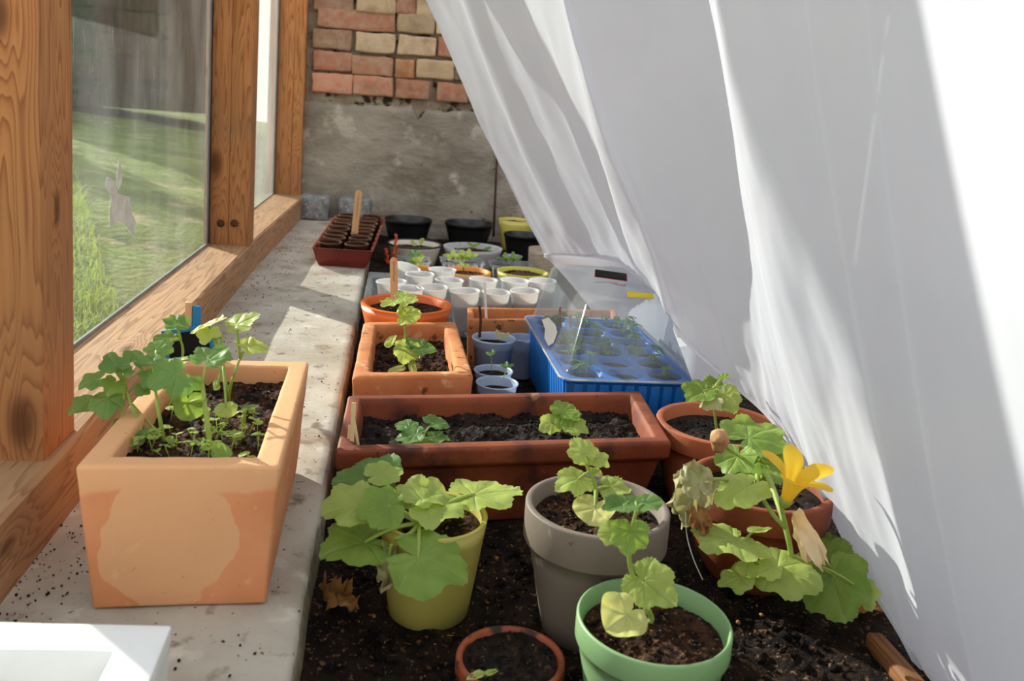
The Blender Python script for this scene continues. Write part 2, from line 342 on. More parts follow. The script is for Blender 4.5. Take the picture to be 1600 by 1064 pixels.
def tube(pts, r0, r1=None, n=8, bm=None, caps=True):
    r1 = r0 if r1 is None else r1; own = bm is None
    if own: bm = bmesh.new()
    pts = [V(p) for p in pts]; prev = None; N = len(pts)
    ref = V((.3, .2, .93))
    for i, p in enumerate(pts):
        d = (pts[min(i+1, N-1)]-pts[max(i-1, 0)])
        d = d.normalized() if d.length > 1e-9 else V((0, 0, 1))
        a = d.cross(ref); a = a.normalized() if a.length > 1e-4 else d.orthogonal().normalized(); b = d.cross(a)
        r = r0+(r1-r0)*i/max(1, N-1)
        ring = [bm.verts.new(p+(a*math.cos(2*math.pi*k/n)+b*math.sin(2*math.pi*k/n))*r) for k in range(n)]
        if prev:
            for k in range(n): bm.faces.new((prev[k], prev[(k+1) % n], ring[(k+1) % n], ring[k]))
        elif caps: bm.faces.new(ring[::-1])
        prev = ring
    if caps: bm.faces.new(prev)
    return bm
def curve(pts, k=6):
    """a smooth path through the points"""
    pts = [V(p) for p in pts]; out = []
    for i in range(len(pts)-1):
        p0 = pts[max(i-1, 0)]; p1 = pts[i]; p2 = pts[i+1]; p3 = pts[min(i+2, len(pts)-1)]
        for j in range(k):
            t = j/k; out.append(.5*((2*p1)+(p2-p0)*t+(2*p0-5*p1+4*p2-p3)*t*t+(3*p1-p0-3*p2+p3)*t**3))
    out.append(pts[-1]); return out
def inset_quad(q, d):
    out = []; n = len(q); c = sum((V((p[0], p[1])) for p in q), V((0, 0)))/n
    L = []
    for i in range(n):
        a = V((q[i][0], q[i][1])); b = V((q[(i+1) % n][0], q[(i+1) % n][1])); t = (b-a).normalized(); nn = V((-t.y, t.x))
        if (c-a).dot(nn) < 0: nn = -nn
        L.append((a+nn*d, t))
    for i in range(n):
        (a, t), (b, u) = L[i-1], L[i]
        den = t.x*u.y-t.y*u.x; s = ((b.x-a.x)*u.y-(b.y-a.y)*u.x)/den
        out.append(a+t*s)
    return out
def loops_box(q, levels, bev=.003, cuts=4, jit=.0006, seg=3):
    """a hollow box from a plan quad: levels (inset, height) run up the outside and down the inside"""
    bm = bmesh.new(); rings = []
    for d, z in levels: rings.append([bm.verts.new((p.x, p.y, z)) for p in inset_quad(q, d)])
    for a, b in zip(rings, rings[1:]):
        for i in range(4): bm.faces.new((a[i], a[(i+1) % 4], b[(i+1) % 4], b[i]))
    bm.faces.new(rings[0][::-1]); bm.faces.new(rings[-1])
    if bev: bmesh.ops.bevel(bm, geom=bm.edges[:], offset=bev, segments=seg, profile=.5, affect='EDGES', clamp_overlap=True)
    if cuts: bmesh.ops.subdivide_edges(bm, edges=[e for e in bm.edges if e.calc_length() > .02], cuts=cuts, use_grid_fill=True)
    if jit: jitter(bm, jit, 45)
    return bm
def soil_h(x, y, amp, seed):
    p = V((x*28+seed, y*28-seed, seed*.7))
    return amp*(.9*noise.noise(p)+.7*abs(noise.noise(p*2.6))+.45*noise.noise(p*6.1)+.3*abs(noise.noise(p*13)))
def crumbs(bm, spots, r0, r1):
    for (x, y, z) in spots:
        r = R_.uniform(r0, r1); mt = Matrix.Translation((x, y, z+r*.3)) @ Matrix.Rotation(R_.uniform(0, 6), 4, V((R_.random(), R_.random(), R_.random()+.1)).normalized()) @ Matrix.Diagonal((r, r*R_.uniform(.6, 1), r*R_.uniform(.5, .9), 1))
        g = bmesh.ops.create_icosphere(bm, subdivisions=1, radius=1, matrix=mt)
        for v in g['verts']: v.co += V((R_.uniform(-1, 1), R_.uniform(-1, 1), R_.uniform(-1, 1)))*r*.22
def soil_disc(r, z, amp=.004, seed=0, n=56, rings=16, sx=1, sy=1, ncr=50, dome=0.0):
    bm = bmesh.new(); prev = None; sp = []
    c = bm.verts.new((0, 0, z+soil_h(0, 0, amp, seed)+dome))
    for k in range(1, rings+1):
        t = k/rings; rr = r*t; f = 1 if k < rings else 0
        ring = [bm.verts.new((rr*math.cos(2*math.pi*i/n)*sx, rr*math.sin(2*math.pi*i/n)*sy, z+dome*(1-t*t)+(soil_h(rr*math.cos(2*math.pi*i/n), rr*math.sin(2*math.pi*i/n), amp, seed) if f else 0))) for i in range(n)]
        for i in range(n):
            if prev is None: bm.faces.new((c, ring[i], ring[(i+1) % n]))
            else: bm.faces.new((prev[i], prev[(i+1) % n], ring[(i+1) % n], ring[i]))
        prev = ring
    for _ in range(ncr):
        a = R_.uniform(0, 6.28); q = r*.9*math.sqrt(R_.random()); x, y = q*math.cos(a)*sx, q*math.sin(a)*sy
        sp.append((x, y, z+dome*(1-(q/r)**2)+soil_h(x, y, amp, seed)))
    crumbs(bm, sp, r*.015, r*.05)
    return bm
def soil_quad(q, z, amp=.004, seed=0, nx=40, ny=40, ncr=90, rc=(.0012, .004)):
    bm = bmesh.new(); g = []
    def P(u, v):
        a = V((q[0][0], q[0][1])).lerp(V((q[1][0], q[1][1])), u); b = V((q[3][0], q[3][1])).lerp(V((q[2][0], q[2][1])), u); return a.lerp(b, v)
    for j in range(ny+1):
        row = []
        for i in range(nx+1):
            p = P(i/nx, j/ny); row.append(bm.verts.new((p.x, p.y, z+soil_h(p.x, p.y, amp, seed))))
        g.append(row)
    for j in range(ny):
        for i in range(nx): bm.faces.new((g[j][i], g[j][i+1], g[j+1][i+1], g[j+1][i]))
    sp = []
    for _ in range(ncr):
        p = P(R_.uniform(.04, .96), R_.uniform(.04, .96)); sp.append((p.x, p.y, z+soil_h(p.x, p.y, amp, seed)))
    crumbs(bm, sp, *rc); return bm

# ------------------------------------------------------------------ leaves and plants
OUT = {
 'cucumber': [(0, 1), (16, .9), (30, .76), (50, .86), (64, .78), (84, .66), (104, .72), (120, .66), (140, .56), (160, .48), (172, .3), (180, .12)],
 'squash':   [(0, 1.0), (14, .95), (30, .80), (48, .90), (60, .86), (78, .72), (100, .80), (116, .72), (134, .60), (150, .58), (163, .48), (173, .3), (180, .1)],
 'lobed':    [(0, 1), (16, .94), (32, .74), (44, .80), (60, .90), (76, .78), (92, .62), (108, .68), (128, .6), (150, .44), (170, .2), (180, .08)],
 'round':    [(0, .8), (30, .8), (60, .8), (90, .76), (120, .7), (150, .55), (168, .36), (180, .2)],
 'oval':     [(0, 1), (12, .86), (26, .6), (45, .42), (70, .34), (100, .32), (140, .34), (165, .34), (180, .34)],
 'blade':    [(0, 1), (6, .8), (14, .5), (30, .25), (60, .14), (120, .14), (180, .3)],
}
VEINS = {'cucumber': (0, 50, 104, 150), 'squash': (0, 48, 98, 142), 'lobed': (0, 56, 110), 'round': (0, 50, 110), 'oval': (0,), 'blade': (0,)}
TEETH = {'cucumber': (.042, 14), 'squash': (.026, 17), 'lobed': (.05, 11), 'round': (0, 1), 'oval': (0, 1), 'blade': (0, 1)}
def outline(kind, a):
    d = abs(math.degrees(a)); t = OUT[kind]
    for (a0, r0), (a1, r1) in zip(t, t[1:]):
        if d <= a1:
            s = (d-a0)/(a1-a0); s = s*s*(3-2*s); return r0+(r1-r0)*s
    return t[-1][1]
def leaf_bm(L, kind, seed=0, cup=.1, droop=.15, rumple=.05, fold=0.0, na=84, nr=9, crumple=0.0):
    rr = random.Random(seed); bm = bmesh.new(); vl = bm.verts.layers.float.new('vein')
    ta, tn = TEETH[kind]; vs_ = [math.radians(s*v) for v in VEINS[kind] for s in ((1, -1) if v else (1,))]
    ph = rr.uniform(0, 6); fr_ = rr.uniform(-.05, .22); fs_ = rr.uniform(.2, 1.2); bw = rr.uniform(.1, .26); o1 = V((rr.uniform(0, 50), rr.uniform(0, 50), 0))
    if L < .02: na, nr = 36, 4
    def place(x, y, edge):
        # x to the tip, y across, in leaf lengths
        best = 1e9
        for va in vs_:
            u = x*math.cos(va)+y*math.sin(va); w_ = abs(-x*math.sin(va)+y*math.cos(va))
            if u > 0: best = min(best, w_*(1+.6*u))
        if kind in ('cucumber', 'squash') and best > .03:
            for va in vs_:                                            # side veins, thinner
                u = x*math.cos(va)+y*math.sin(va); w_ = -x*math.sin(va)+y*math.cos(va)
                if u > .1:
                    q = abs(((u-abs(w_)*.9)*6.5) % 1-.5); 
                    if q < .16 and abs(w_) < .3*u+.06: best = min(best, .02+q*.2)
        vein = math.exp(-(best/.015)**2)
        r2 = x*x+y*y
        z = cup*r2*.6 - droop*(max(x, 0)**2) - droop*.6*y*y + rumple*math.sin(3.1*math.atan2(y, x)+ph)*r2
        z += min(best, .12)*.22 + .05*noise.noise(V((x*4, y*4, 0))+o1)*edge
        z += (fold+fr_)*abs(y)*(1 if y > 0 else fs_) + bw*noise.noise(V((x*1.7, y*1.7, 3))+o1)*min(1, r2*2)
        if crumple:
            cv = V((noise.noise(V((x*2.6, y*2.6, 1))+o1), noise.noise(V((x*2.6, y*2.6, 7))+o1), noise.noise(V((x*2.4, y*4.2, 4))+o1)*2.4))*crumple*min(1, r2*3)
            return V((x*L+cv.x*L, y*L*(1-.45*min(1, crumple*3))+cv.y*L, z*L+cv.z*L)), vein
        return V((x*L, y*L, z*L)), vein
    c0, v0 = place(0, 0, 0); c = bm.verts.new(c0); c[vl] = 1; prev = None
    for k in range(1, nr+1):
        t = k/nr; ring = []
        for i in range(na):
            a = -math.pi+2*math.pi*i/na; r = outline(kind, a)*(1+.13*noise.noise(V((math.cos(a)*1.3, math.sin(a)*1.3, ph*5))))
            if ta: r *= 1+ta*(.5+noise.noise(V((math.cos(a)*3, math.sin(a)*3, ph)))*1.2+.5)*(2*abs(((a*tn/2.2+ph) % 1)-.5)-.5)*2*t**3
            p, vn = place(r*t*math.cos(a), r*t*math.sin(a), t); v = bm.verts.new(p); v[vl] = vn; ring.append(v)
        for i in range(na):
            j = (i+1) % na
            if prev is None: bm.faces.new((c, ring[i], ring[j]))
            else: bm.faces.new((prev[i], prev[j], ring[j], ring[i]))
        prev = ring
    return bm
LS = [100]
def put_leaf(root, parent, name, px, py, Y, w, phi, kind='cucumber', m='leaf', face=.35, frm=None, cup=.1, droop=.15, rumple=.05, fold=0.0, side=None, pet=.0014, center=None, crumple=0.0):
    """one leaf on a plant: blade centre seen at (px,py) at depth Y, about w pixels across, tip running to phi in view"""
    LS[0] += 1; sd_ = LS[0]; rr = random.Random(sd_)
    C = atY(px, py, Y) if center is None else V(center)
    rv = (C-CAM).normalized(); L = w*depth(C)/F_PX
    n = (V((0, 0, 1))*(1-face) - rv*face + V((rr.uniform(-.18, .18), rr.uniform(-.18, .18), 0)))
    if side is not None: n += V(side)
    n.normalize()
    ph = math.radians(phi); d = RT*math.cos(ph)+UP*math.sin(ph)
    k = -n.dot(d)/min(n.dot(rv), -.25); k = max(-1.3, min(1.3, k)); t = d+rv*k; t = (t-n*t.dot(n)).normalized()
    s = n.cross(t); L *= .72
    base = C-t*L*.28
    bm = leaf_bm(L, kind, sd_, cup, droop, rumple, fold, crumple=crumple)
    mt = Matrix(((t.x, s.x, n.x, base.x), (t.y, s.y, n.y, base.y), (t.z, s.z, n.z, base.z), (0, 0, 0, 1)))
    mt = Matrix.Translation(-root.location) @ mt
    bmesh.ops.transform(bm, matrix=mt, verts=bm.verts)
    if frm is not None and pet:
        a = V(frm); dd = (base-a).length; mid = a.lerp(base, .5)+V((0, 0, dd*.16))
        pts = [(1-u)**2*a+2*u*(1-u)*mid+u*u*base-root.location for u in [i/8 for i in range(9)]]
        stalk.append((pts, pet))
    o = obj(name, bm, m, parent); return o
stalk = []
def plant(root, name, stems, leaves, m_stem='stem', leaf_name='leaf'):
    """stem mesh (with every petiole) as one part of the pot, each leaf a sub-part of it"""
    global stalk
    stalk = []
    e = bpy.data.meshes.new(name); p = bpy.data.objects.new(name, e); COL.objects.link(p); p.parent = root
    for lf in leaves: put_leaf(root, p, leaf_name, *lf[0], **lf[1])
    bm = bmesh.new()
    for pts, r0, r1 in stems: tube(curve([V(q)-root.location for q in pts]), r0, r1, 8, bm)
    for pts, r in stalk: tube(pts, r*1.1, r*.8, 6, bm)
    bmesh.ops.recalc_face_normals(bm, faces=bm.faces); bm.to_mesh(e); bm.free()
    e.materials.append(M[m_stem]); e.polygons.foreach_set('use_smooth', [True]*len(e.polygons))
    return p
def lf(px, py, Y, w, phi, kind='cucumber', m='leaf', **kw): return ((px, py, Y, w, phi, kind, m), kw)

# ================================================================== THE SETTING
BED = -.06
LX = -.06                                                            # right edge of the ledge
def st(name, bm, m, **kw): o = obj(name, bm, m, **kw); o['kind'] = 'structure'; return o
# ledge
bm = bmesh.new(); g = []
ys = [-.3+i*.03 for i in range(int(3.75/.03)+1)]
prof = [(-.46, -.02), (-.46, 0), (-.40, 0), (-.34, 0), (-.28, 0), (-.22, 0), (-.16, 0), (-.11, 0), (-.075, 0), (-.065, -.0008), (LX-.001, -.0045), (LX+.002, -.03), (LX+.001, -.06), (LX, -.12)]
for y in ys:
    row = []
    for (x, z) in prof:
        e = .0015*noise.noise(V((x*9, y*9, 0)))+.0008*noise.noise(V((x*40, y*40, 5)))
        ex = (.0022*noise.noise(V((3, y*8, z*20)))+.0016*noise.noise(V((7, y*45, z*80)))) if x > -.08 else 0
        row.append(bm.verts.new((x+ex, y, z+(e if z == 0 and x > -.45 else 0)-.0012)))
    g.append(row)
for a, b in zip(g, g[1:]):
    for i in range(len(prof)-1): bm.faces.new((a[i], a[i+1], b[i+1], b[i]))
st('ledge_slab', bm, 'concrete')
# the soil of the bed (the floor)
bm = bmesh.new(); g = []
nx, ny = 130, 260
for j in range(ny+1):
    y = -.4+(j/ny)**1.35*3.75; row = []
    for i in range(nx+1):
        x = LX-.02+(i/nx)**1.2*.82; a = .006 if y < 1.1 else .004
        h = BED+soil_h(x, y, a, 3)-.004 + .012*math.exp(-((x-LX)/.03)**2)*(.6+.5*noise.noise(V((0, y*7, 0)))) 
        row.append(bm.verts.new((x, y, h)))
    g.append(row)
for a, b in zip(g, g[1:]):
    for i in range(nx): bm.faces.new((a[i], a[i+1], b[i+1], b[i]))
st('floor_soil', bm, 'soil_bed')
bm = box_bm(.7, 4, -2, 3.3, -.2, -.075, 0); st('floor', bm, 'soil_bed')
# loose clods and bark bits in the near bed
POTS = [(.058, .825, .058), (.217, .79, .072), (.24, .66, .068), (.126, .70, .056), (.43, .885, .078)]
bm = bmesh.new(); sp = []
for _ in range(1500):
    x, y = R_.uniform(LX+.01, .47), R_.uniform(.5, .95)
    if any((x-a)**2+(y-b)**2 < r*r for a, b, r in POTS): continue
    sp.append((x, y, BED+soil_h(x, y, .006, 3)-.004))
crumbs(bm, sp, .0012, .0055); crumbs(bm, [s_ for s_ in sp if R_.random() < .16], .004, .0085)
tag(obj('soil_crumbs', bm, 'soil_bed'), 'dark crumbs of soil strewn over the bed', 'soil', kind='stuff')
bm = bmesh.new()
for _ in range(70):
    x, y = R_.uniform(LX+.01, .46), R_.uniform(.52, .94)
    if any((x-a)**2+(y-b)**2 < r*r for a, b, r in POTS): continue
    z = BED+.003+soil_h(x, y, .006, 3)
    mt = Matrix.Translation((x, y, z)) @ Matrix.Rotation(R_.uniform(0, 6), 4, 'Z') @ Matrix.Rotation(R_.uniform(-.5, .5), 4, 'X') @ Matrix.Diagonal((R_.uniform(.002, .006), R_.uniform(.001, .003), .0006, 1))
    bmesh.ops.create_icosphere(bm, subdivisions=1, radius=1, matrix=mt)
tag(obj('leaf_litter', bm, 'dry'), 'small dry leaf and straw scraps lying on the dark bed soil', 'litter', kind='stuff')
bm = bmesh.new(); sp = []
for _ in range(1100):
    t = R_.random(); y = .3+t*1.0 if R_.random() < .7 else R_.uniform(1.2, 2.9); x = R_.uniform(-.315, -.07) if R_.random() < .5 else -.315+abs(R_.gauss(0, .035))
    x = min(x, -.07)
    if (x < -.07 and .69 < y < 1.05 and x > -.262) or (y > 2.27 and x > -.215) or (y < .61): continue
    sp.append((x, y, 0))
crumbs(bm, sp, .0005, .0017)
tag(obj('ledge_crumbs', bm, 'soil_damp'), 'dark soil crumbs scattered on the pale concrete ledge', 'soil crumbs', kind='stuff')

# sill beam, posts, panes
bm = bmesh.new(); g = []
path = [(-.3, -.310), (.5, -.312), (1.0, -.318), (1.7, -.334), (2.3, -.336), (2.9, -.326), (3.34, -.318)]
for (y, x) in path:
    zt = .074+.004*(y/3.3)
    g.append([bm.verts.new(c) for c in ((x, y, -.004), (x+.001, y, zt-.004), (x-.004, y, zt), (-.4345, y, zt+.002), (-.4345, y, -.06))])
for a, b in zip(g, g[1:]):
    for i in range(5): bm.faces.new((a[i], a[(i+1) % 5], b[(i+1) % 5], b[i]))
for s_ in (g[0], g[-1]): bm.faces.new(s_)
bmesh.ops.subdivide_edges(bm, edges=bm.edges[:], cuts=3, use_grid_fill=True); jitter(bm, .0012, 14)
sharp(st('sill_beam', bm, 'sill'))
def post(bms, m='post'):
    bm = bmesh.new()
    for b in bms:
        me = bpy.data.meshes.new('t'); b.to_mesh(me); b.free(); bm.from_mesh(me); bpy.data.meshes.remove(me)
    return sharp(st('window_post_column', bm, m), 30)
post([box_bm(-.46, -.325, .86, .945, .07, 1.6, .0025, 0)])
mp = post([box_bm(-.441, -.384, 2.13, 2.205, .075, 1.6, .002), box_bm(-.3835, -.336, 2.1305, 2.205, .075, 1.6, .002)])
for px in (345, 366):
    c = atY(px, 349, 2.13); t_ = bmesh.new(); bmesh.ops.create_cone(t_, cap_ends=True, segments=20, radius1=.0095, radius2=.0085, depth=.004)
    bmesh.ops.transform(t_, matrix=Matrix.Translation((c.x, 2.129, c.z)) @ Matrix.Rotation(math.pi/2, 4, 'X'), verts=t_.verts)
    obj('wood_plug', t_, 'stick_dark', mp)
post([box_bm(-.46, -.372, 3.262, 3.34, .078, 1.6, .002), box_bm(-.3715, -.334, 3.264, 3.34, .078, 1.6, .002)])
post([box_bm(-.46, -.325, -.42, -.33, .07, 1.6, .0025)])
bm = box_bm(-.47, -.325, -.42, 3.34, 1.6, 1.7, .003); sharp(st('window_head_beam', bm, 'sill'))
GX = -.432
def pane(name, y0, y1, m):
    o = st(name, box_bm(GX-.002, GX+.002, y0, y1, .079, 1.6, 0), m, smooth=False)
    return o
w1 = pane('window_1', .946, 2.129, 'pane'); w2 = pane('window_2', 2.206, 3.261, 'pane_dirty'); w3 = pane('window_3', -.329, .859, 'pane')
for o, y0, y1 in ((w1, .946, 2.129), (w2, 2.206, 3.261)):
    g_ = obj('window_gasket', box_bm(GX+.0022, GX+.006, y1-.010, y1, .079, 1.6, .0005), 'gasket', o, False); g_['kind'] = 'structure'
    g_ = obj('window_gasket', box_bm(GX+.0022, GX+.006, y0, y1-.010, .077, .083, .0005), 'alu', o, False); g_['kind'] = 'structure'
    g_ = obj('window_strip', box_bm(GX+.0022, GX+.005, y1-.030, y1-.011, .083, 1.6, .0005), 'alu', o, False); g_['kind'] = 'structure'
# torn white flake stuck on the pane
def on_glass(px, py): v = ray(px, py); return CAM+v*((GX+.003-CAM.x)/v.x)
bm = bmesh.new()
for poly in ([(186, 250), (190, 262), (190, 285), (185, 296), (182, 284)], [(168, 276), (178, 282), (183, 302), (203, 308), (205, 330), (212, 348), (208, 368), (196, 352), (184, 345), (172, 355), (171, 330), (174, 306), (165, 290)]):
    bm.faces.new([bm.verts.new(on_glass(*p)) for p in poly])
r_ = bmesh.ops.extrude_face_region(bm, geom=bm.faces[:])
for v in [x for x in r_['geom'] if isinstance(x, bmesh.types.BMVert)]: v.co.x += .0006
tag(obj('torn_sticker', bm, 'paint_flake', None, False), 'torn white sticker remnant on the dusty window pane', 'sticker')

# back wall: rendered base, loose old brick above
WY = 3.30
PT = .436
bm = box_bm(-.345, 1.9, WY+.03, WY+.2, -.2, 1.9, 0); st('wall_back', bm, 'mortar', smooth=False)
bm = bmesh.new(); tint = bm.loops.layers.color.new('tint')
RED, RED2, TAN, TAN2, BRN, ORG, DRK = (190, 126, 98), (172, 110, 86), (200, 174, 138), (190, 162, 126), (172, 128, 102), (204, 132, 80), (120, 92, 78)
def put_brick(x0, x1, z0, z1, col):
    d = R_.uniform(-.004, .006); b = bmesh.new(); bmesh.ops.create_cube(b, size=1)
    for v in b.verts: v.co = V((x0+(v.co.x+.5)*(x1-x0), WY+.002-d+(v.co.y+.5)*.05, z0+(v.co.z+.5)*(z1-z0)))
    bmesh.ops.bevel(b, geom=b.edges[:], offset=.006, segments=2, profile=.5, affect='EDGES')
    bmesh.ops.subdivide_edges(b, edges=[e for e in b.edges if e.calc_length() > .03], cuts=4, use_grid_fill=True)
    jitter(b, .004, 24, x0*50)
    f = R_.uniform(.85, 1.1); c = tuple(min(1, q/255*f) for q in col)
    mp_ = {}
    for v in b.verts: mp_[v] = bm.verts.new(v.co)
    for fc in b.faces:
        nf = bm.faces.new([mp_[v] for v in fc.verts])
        for lp in nf.loops: lp[tint] = (*c, 1)
    b.free()
def W(cx, cy): p = atY(460+cx/3.3235, cy/3.3235, WY); return p.x, p.z
rows = [[(100, -45, 305, 22, BRN), (325, -35, 525, 40, TAN2), (530, -28, 630, 58, RED2), (636, -20, 722, 62, TAN), (730, -10, 930, 66, RED)],
        [(120, 52, 522, 152, RED), (536, 72, 727, 176, TAN2), (740, 84, 930, 184, TAN)],
        [(92, 152, 296, 250, BRN), (320, 172, 520, 276, TAN), (539, 188, 732, 292, TAN), (748, 196, 900, 304, RED)],
        [(100, 268, 296, 366, RED2), (300, 290, 510, 392, RED), (524, 306, 622, 404, ORG), (636, 310, 826, 420, TAN2), (836, 322, 940, 430, DRK)],
        [(92, 382, 300, 500, RED), (306, 396, 510, 515, RED), (528, 414, 700, 530, RED), (744, 432, 900, 540, RED), (910, 440, 1100, 548, BRN)]]
ztop = None
for r in rows:
    zc = [(W(a, b)[1], W(c, d)[1]) for a, b, c, d, _ in r]
    for a, b, c, d, col in r:
        x0, z1 = W(a, b); x1, z0 = W(c, d); z0 += .006*0; zz = W((a+c)/2, d)[1]; z1 = W((a+c)/2, b)[1]
        z0 = z1-.070
        put_brick(x0, x1, z0, z1, col)
    xe = max(W(c, d)[0] for a, b, c, d, _ in r); zt = sum(W((a+c)/2, b)[1] for a, b, c, d, _ in r[-2:])/2
    x = xe+.012
    while x < 1.8:
        L = R_.choice((.12, .25, .25)); put_brick(x, x+L, zt-.07, zt, R_.choice((RED, RED2, TAN, BRN, ORG))); x += L+.012
z0 = W(400, -52)[1]
for k in range(12):
    x = -.33
    while x < 1.8:
        L = R_.choice((.12, .25, .25)); put_brick(x, x+L, z0+.008+k*.079, z0+.078+k*.079, R_.choice((RED, RED2, TAN, BRN, ORG, TAN2))); x += L+.012
st('wall_bricks', bm, 'brick')
# render coat with a ragged top edge
bm = bmesh.new(); N = 150; Mz = 40; g = []
def ptop(x):
    s = max(0, 1-abs(x-.085)/.025)
    return PT-.012+.012*noise.noise(V((x*9, 1, 0)))+.010*noise.noise(V((x*30, 2, 0)))+.006*noise.noise(V((x*80, 3, 0)))-.05*s
for i in range(N+1):
    x = -.334+i/N*1.95; t = ptop(x); col = []
    for j in range(Mz+1):
        z = -.12+(t+.12)*(j/Mz); e = .009*noise.noise(V((x*5, z*6, 4)))+.004*noise.noise(V((x*22, z*22, 4)))+.0015*noise.noise(V((x*70, z*70, 4)))
        y = WY-.004-e + (.012 if j == Mz else 0)
        col.append(bm.verts.new((x, y, z)))
    col.append(bm.verts.new((x, WY+.04, t-.003))); g.append(col)
for a, b in zip(g, g[1:]):
    for j in range(Mz+1): bm.faces.new((a[j], b[j], b[j+1], a[j+1]))
st('wall_back_plaster_panel', bm, 'plaster')

bm = box_bm(1.9, 2.05, -1.2, 3.3, -.2, 2.5, 0); st('wall_right', bm, 'whitewash', smooth=False)
# outside
bm = bmesh.new(); g = []
def gz(x, y): d = -x-.5; return -.09+.125*max(0, d-.1)-.0085*max(0, d-.1)**2+.03*noise.noise(V((x*1.6, y*1.6, 0)))+.012*noise.noise(V((x*6, y*6, 0)))
for i in range(81):
    x = -.5-(i/80)**1.6*7; g.append([bm.verts.new((x, -1+j*.16, gz(x, -1+j*.16))) for j in range(81)])
for a, b in zip(g, g[1:]):
    for j in range(80): bm.faces.new((a[j], a[j+1], b[j+1], b[j]))
st('ground_outside', bm, 'grass_ground')
bm = bmesh.new(); rg = random.Random(5)
for _ in range(26000):
    d = rg.random()**1.5*4.6; x = -.55-d; y = min(6.4, 1.0+rg.random()*(.9+d*2.6))
    h = rg.uniform(.016, .046)*(1+.5*noise.noise(V((x*2, y*2, 9)))); z = gz(x, y); a = rg.uniform(0, 6.28); t_ = rg.uniform(.2, 1.1)*h; wd = rg.uniform(.0012, .003)*(1+d*.35)
    dx, dy = math.cos(a), math.sin(a); p = V((x, y, z)); s = V((-dy, dx, 0))*wd
    m1 = p+V((dx*t_*.3, dy*t_*.3, h*.6)); tp = p+V((dx*t_, dy*t_, h))
    v = [bm.verts.new(q) for q in (p-s, p+s, m1+s*.7, m1-s*.7, tp)]
    bm.faces.new(v[:4]); bm.faces.new((v[3], v[2], v[4]))
o = obj('grass', bm, 'grass'); tag(o, 'sunlit lawn grass outside the window', 'grass', kind='stuff')
def bush(c, r, n, seed, label, name='shrub'):
    rg = random.Random(seed); bm = bmesh.new()
    for _ in range(n):
        u = V((rg.gauss(0, 1), rg.gauss(0, 1), rg.gauss(0, 1))).normalized()*rg.uniform(.55, 1); p = V(c)+V((u.x*r[0], u.y*r[1], abs(u.z)*r[2]))
        a = V((rg.gauss(0, 1), rg.gauss(0, 1), rg.gauss(0, 1))).normalized(); b = a.orthogonal().normalized(); L = rg.uniform(.04, .09)
        v = [bm.verts.new(q) for q in (p, p+a*L*.5+b*L*.3, p+a*L, p+a*L*.5-b*L*.3)]; bm.faces.new(v)
    root = thing(name, label, 'shrub', (c[0], c[1], c[2]))
    bmesh.ops.translate(bm, vec=-V(c), verts=bm.verts); obj('foliage', bm, 'hedge', root)
    bb = bmesh.new(); bmesh.ops.create_icosphere(bb, subdivisions=4, radius=1)
    for v in bb.verts: v.co = V((v.co.x*r[0]*.86, v.co.y*r[1]*.86, max(0, v.co.z)*r[2]*.9)); v.co += v.co*.1*noise.noise(v.co*3)
    obj('inner_growth', bb, 'hedge', root)
bush((-2.72, 7.1, .35), (.5, .35, 1.9), 2600, 3, 'dark green shrub beyond the lawn, seen through the window')
bush((-4.1, 7.0, .25), (.6, .35, 1.7), 2200, 4, 'dark shrub at the far side of the lawn by the left post')
sh = thing('shadow_board', 'added weathered board panel outside the top of the window, shading a band of the film', 'shadow board', (-.62, 1.44, .64))  # added board panel that blocks the sun for the grey band on the film
bm = bmesh.new()
for k in range(3):
    b = box_bm(-.012, .012, -.002+k*.144, .141+k*.144, 0, 1.1, .003); me = bpy.data.meshes.new('t'); b.to_mesh(me); b.free(); bm.from_mesh(me); bpy.data.meshes.remove(me)
obj('shadow_board_planks', bm, 'shed', sh); obj('batten', box_bm(.012, .026,   .01, .42, .12, .17, .003), 'shed', sh)
o = obj('bracket_arm', box_bm(.0, .13, .14, .17, .9, .93, .003), 'rust', sh)
sh = thing('garden_shed', 'brown boarded shed standing beyond the lawn outside the window', 'shed', (-2.6, 8.2, .2))
bm = bmesh.new()
for k in range(14):
    b = box_bm(-1.0+k*.15, -.852+k*.15, -.012, .0, 0, 2.6, .004)
    me = bpy.data.meshes.new('t'); b.to_mesh(me); b.free(); bm.from_mesh(me); bpy.data.meshes.remove(me)
obj('boarding', bm, 'shed', sh); obj('shed_body', box_bm(-1.0, 1.1, 0, 1.4, 0, 2.6, .01), 'shed', sh)

# ================================================================== LEFT: things on the ledge
# big terracotta box planter
t = thing('planter_box', 'large bright orange terracotta box planter of leafy plants at the near end of the ledge', 'planter', (-.155, .87, 0))
def toloc(q, root): return [(p[0]-root.location.x, p[1]-root.location.y) for p in q]
QB = [(-.247, .716), (-.083, .722), (-.088, 1.027), (-.246, 1.022)]; q = toloc(QB, t)
sharp(obj('box_body', loops_box(q, [(.010, 0), (0, .134), (.022, .134), (.024, .02)], .0032, 6, .0011), 'terra_front', t), 50)
obj('soil', soil_quad([(p.x, p.y) for p in inset_quad(q, .0222)], .112, .006, 11, 50, 80, 260, (.0008, .003)), 'soil', t)
bs = .114
def S_(px, py): return atZ(px, py, bs)
s1, s2, s3, s4 = S_(330, 712), S_(357, 628), S_(256, 690), S_(236, 680)
n1 = atY(316, 598, .80); n2 = atY(348, 570, .885); n3 = atY(243, 610, .84); n4 = atY(196, 605, .84); n5 = atY(375, 560, .9)
n6 = atY(282, 530, .92)
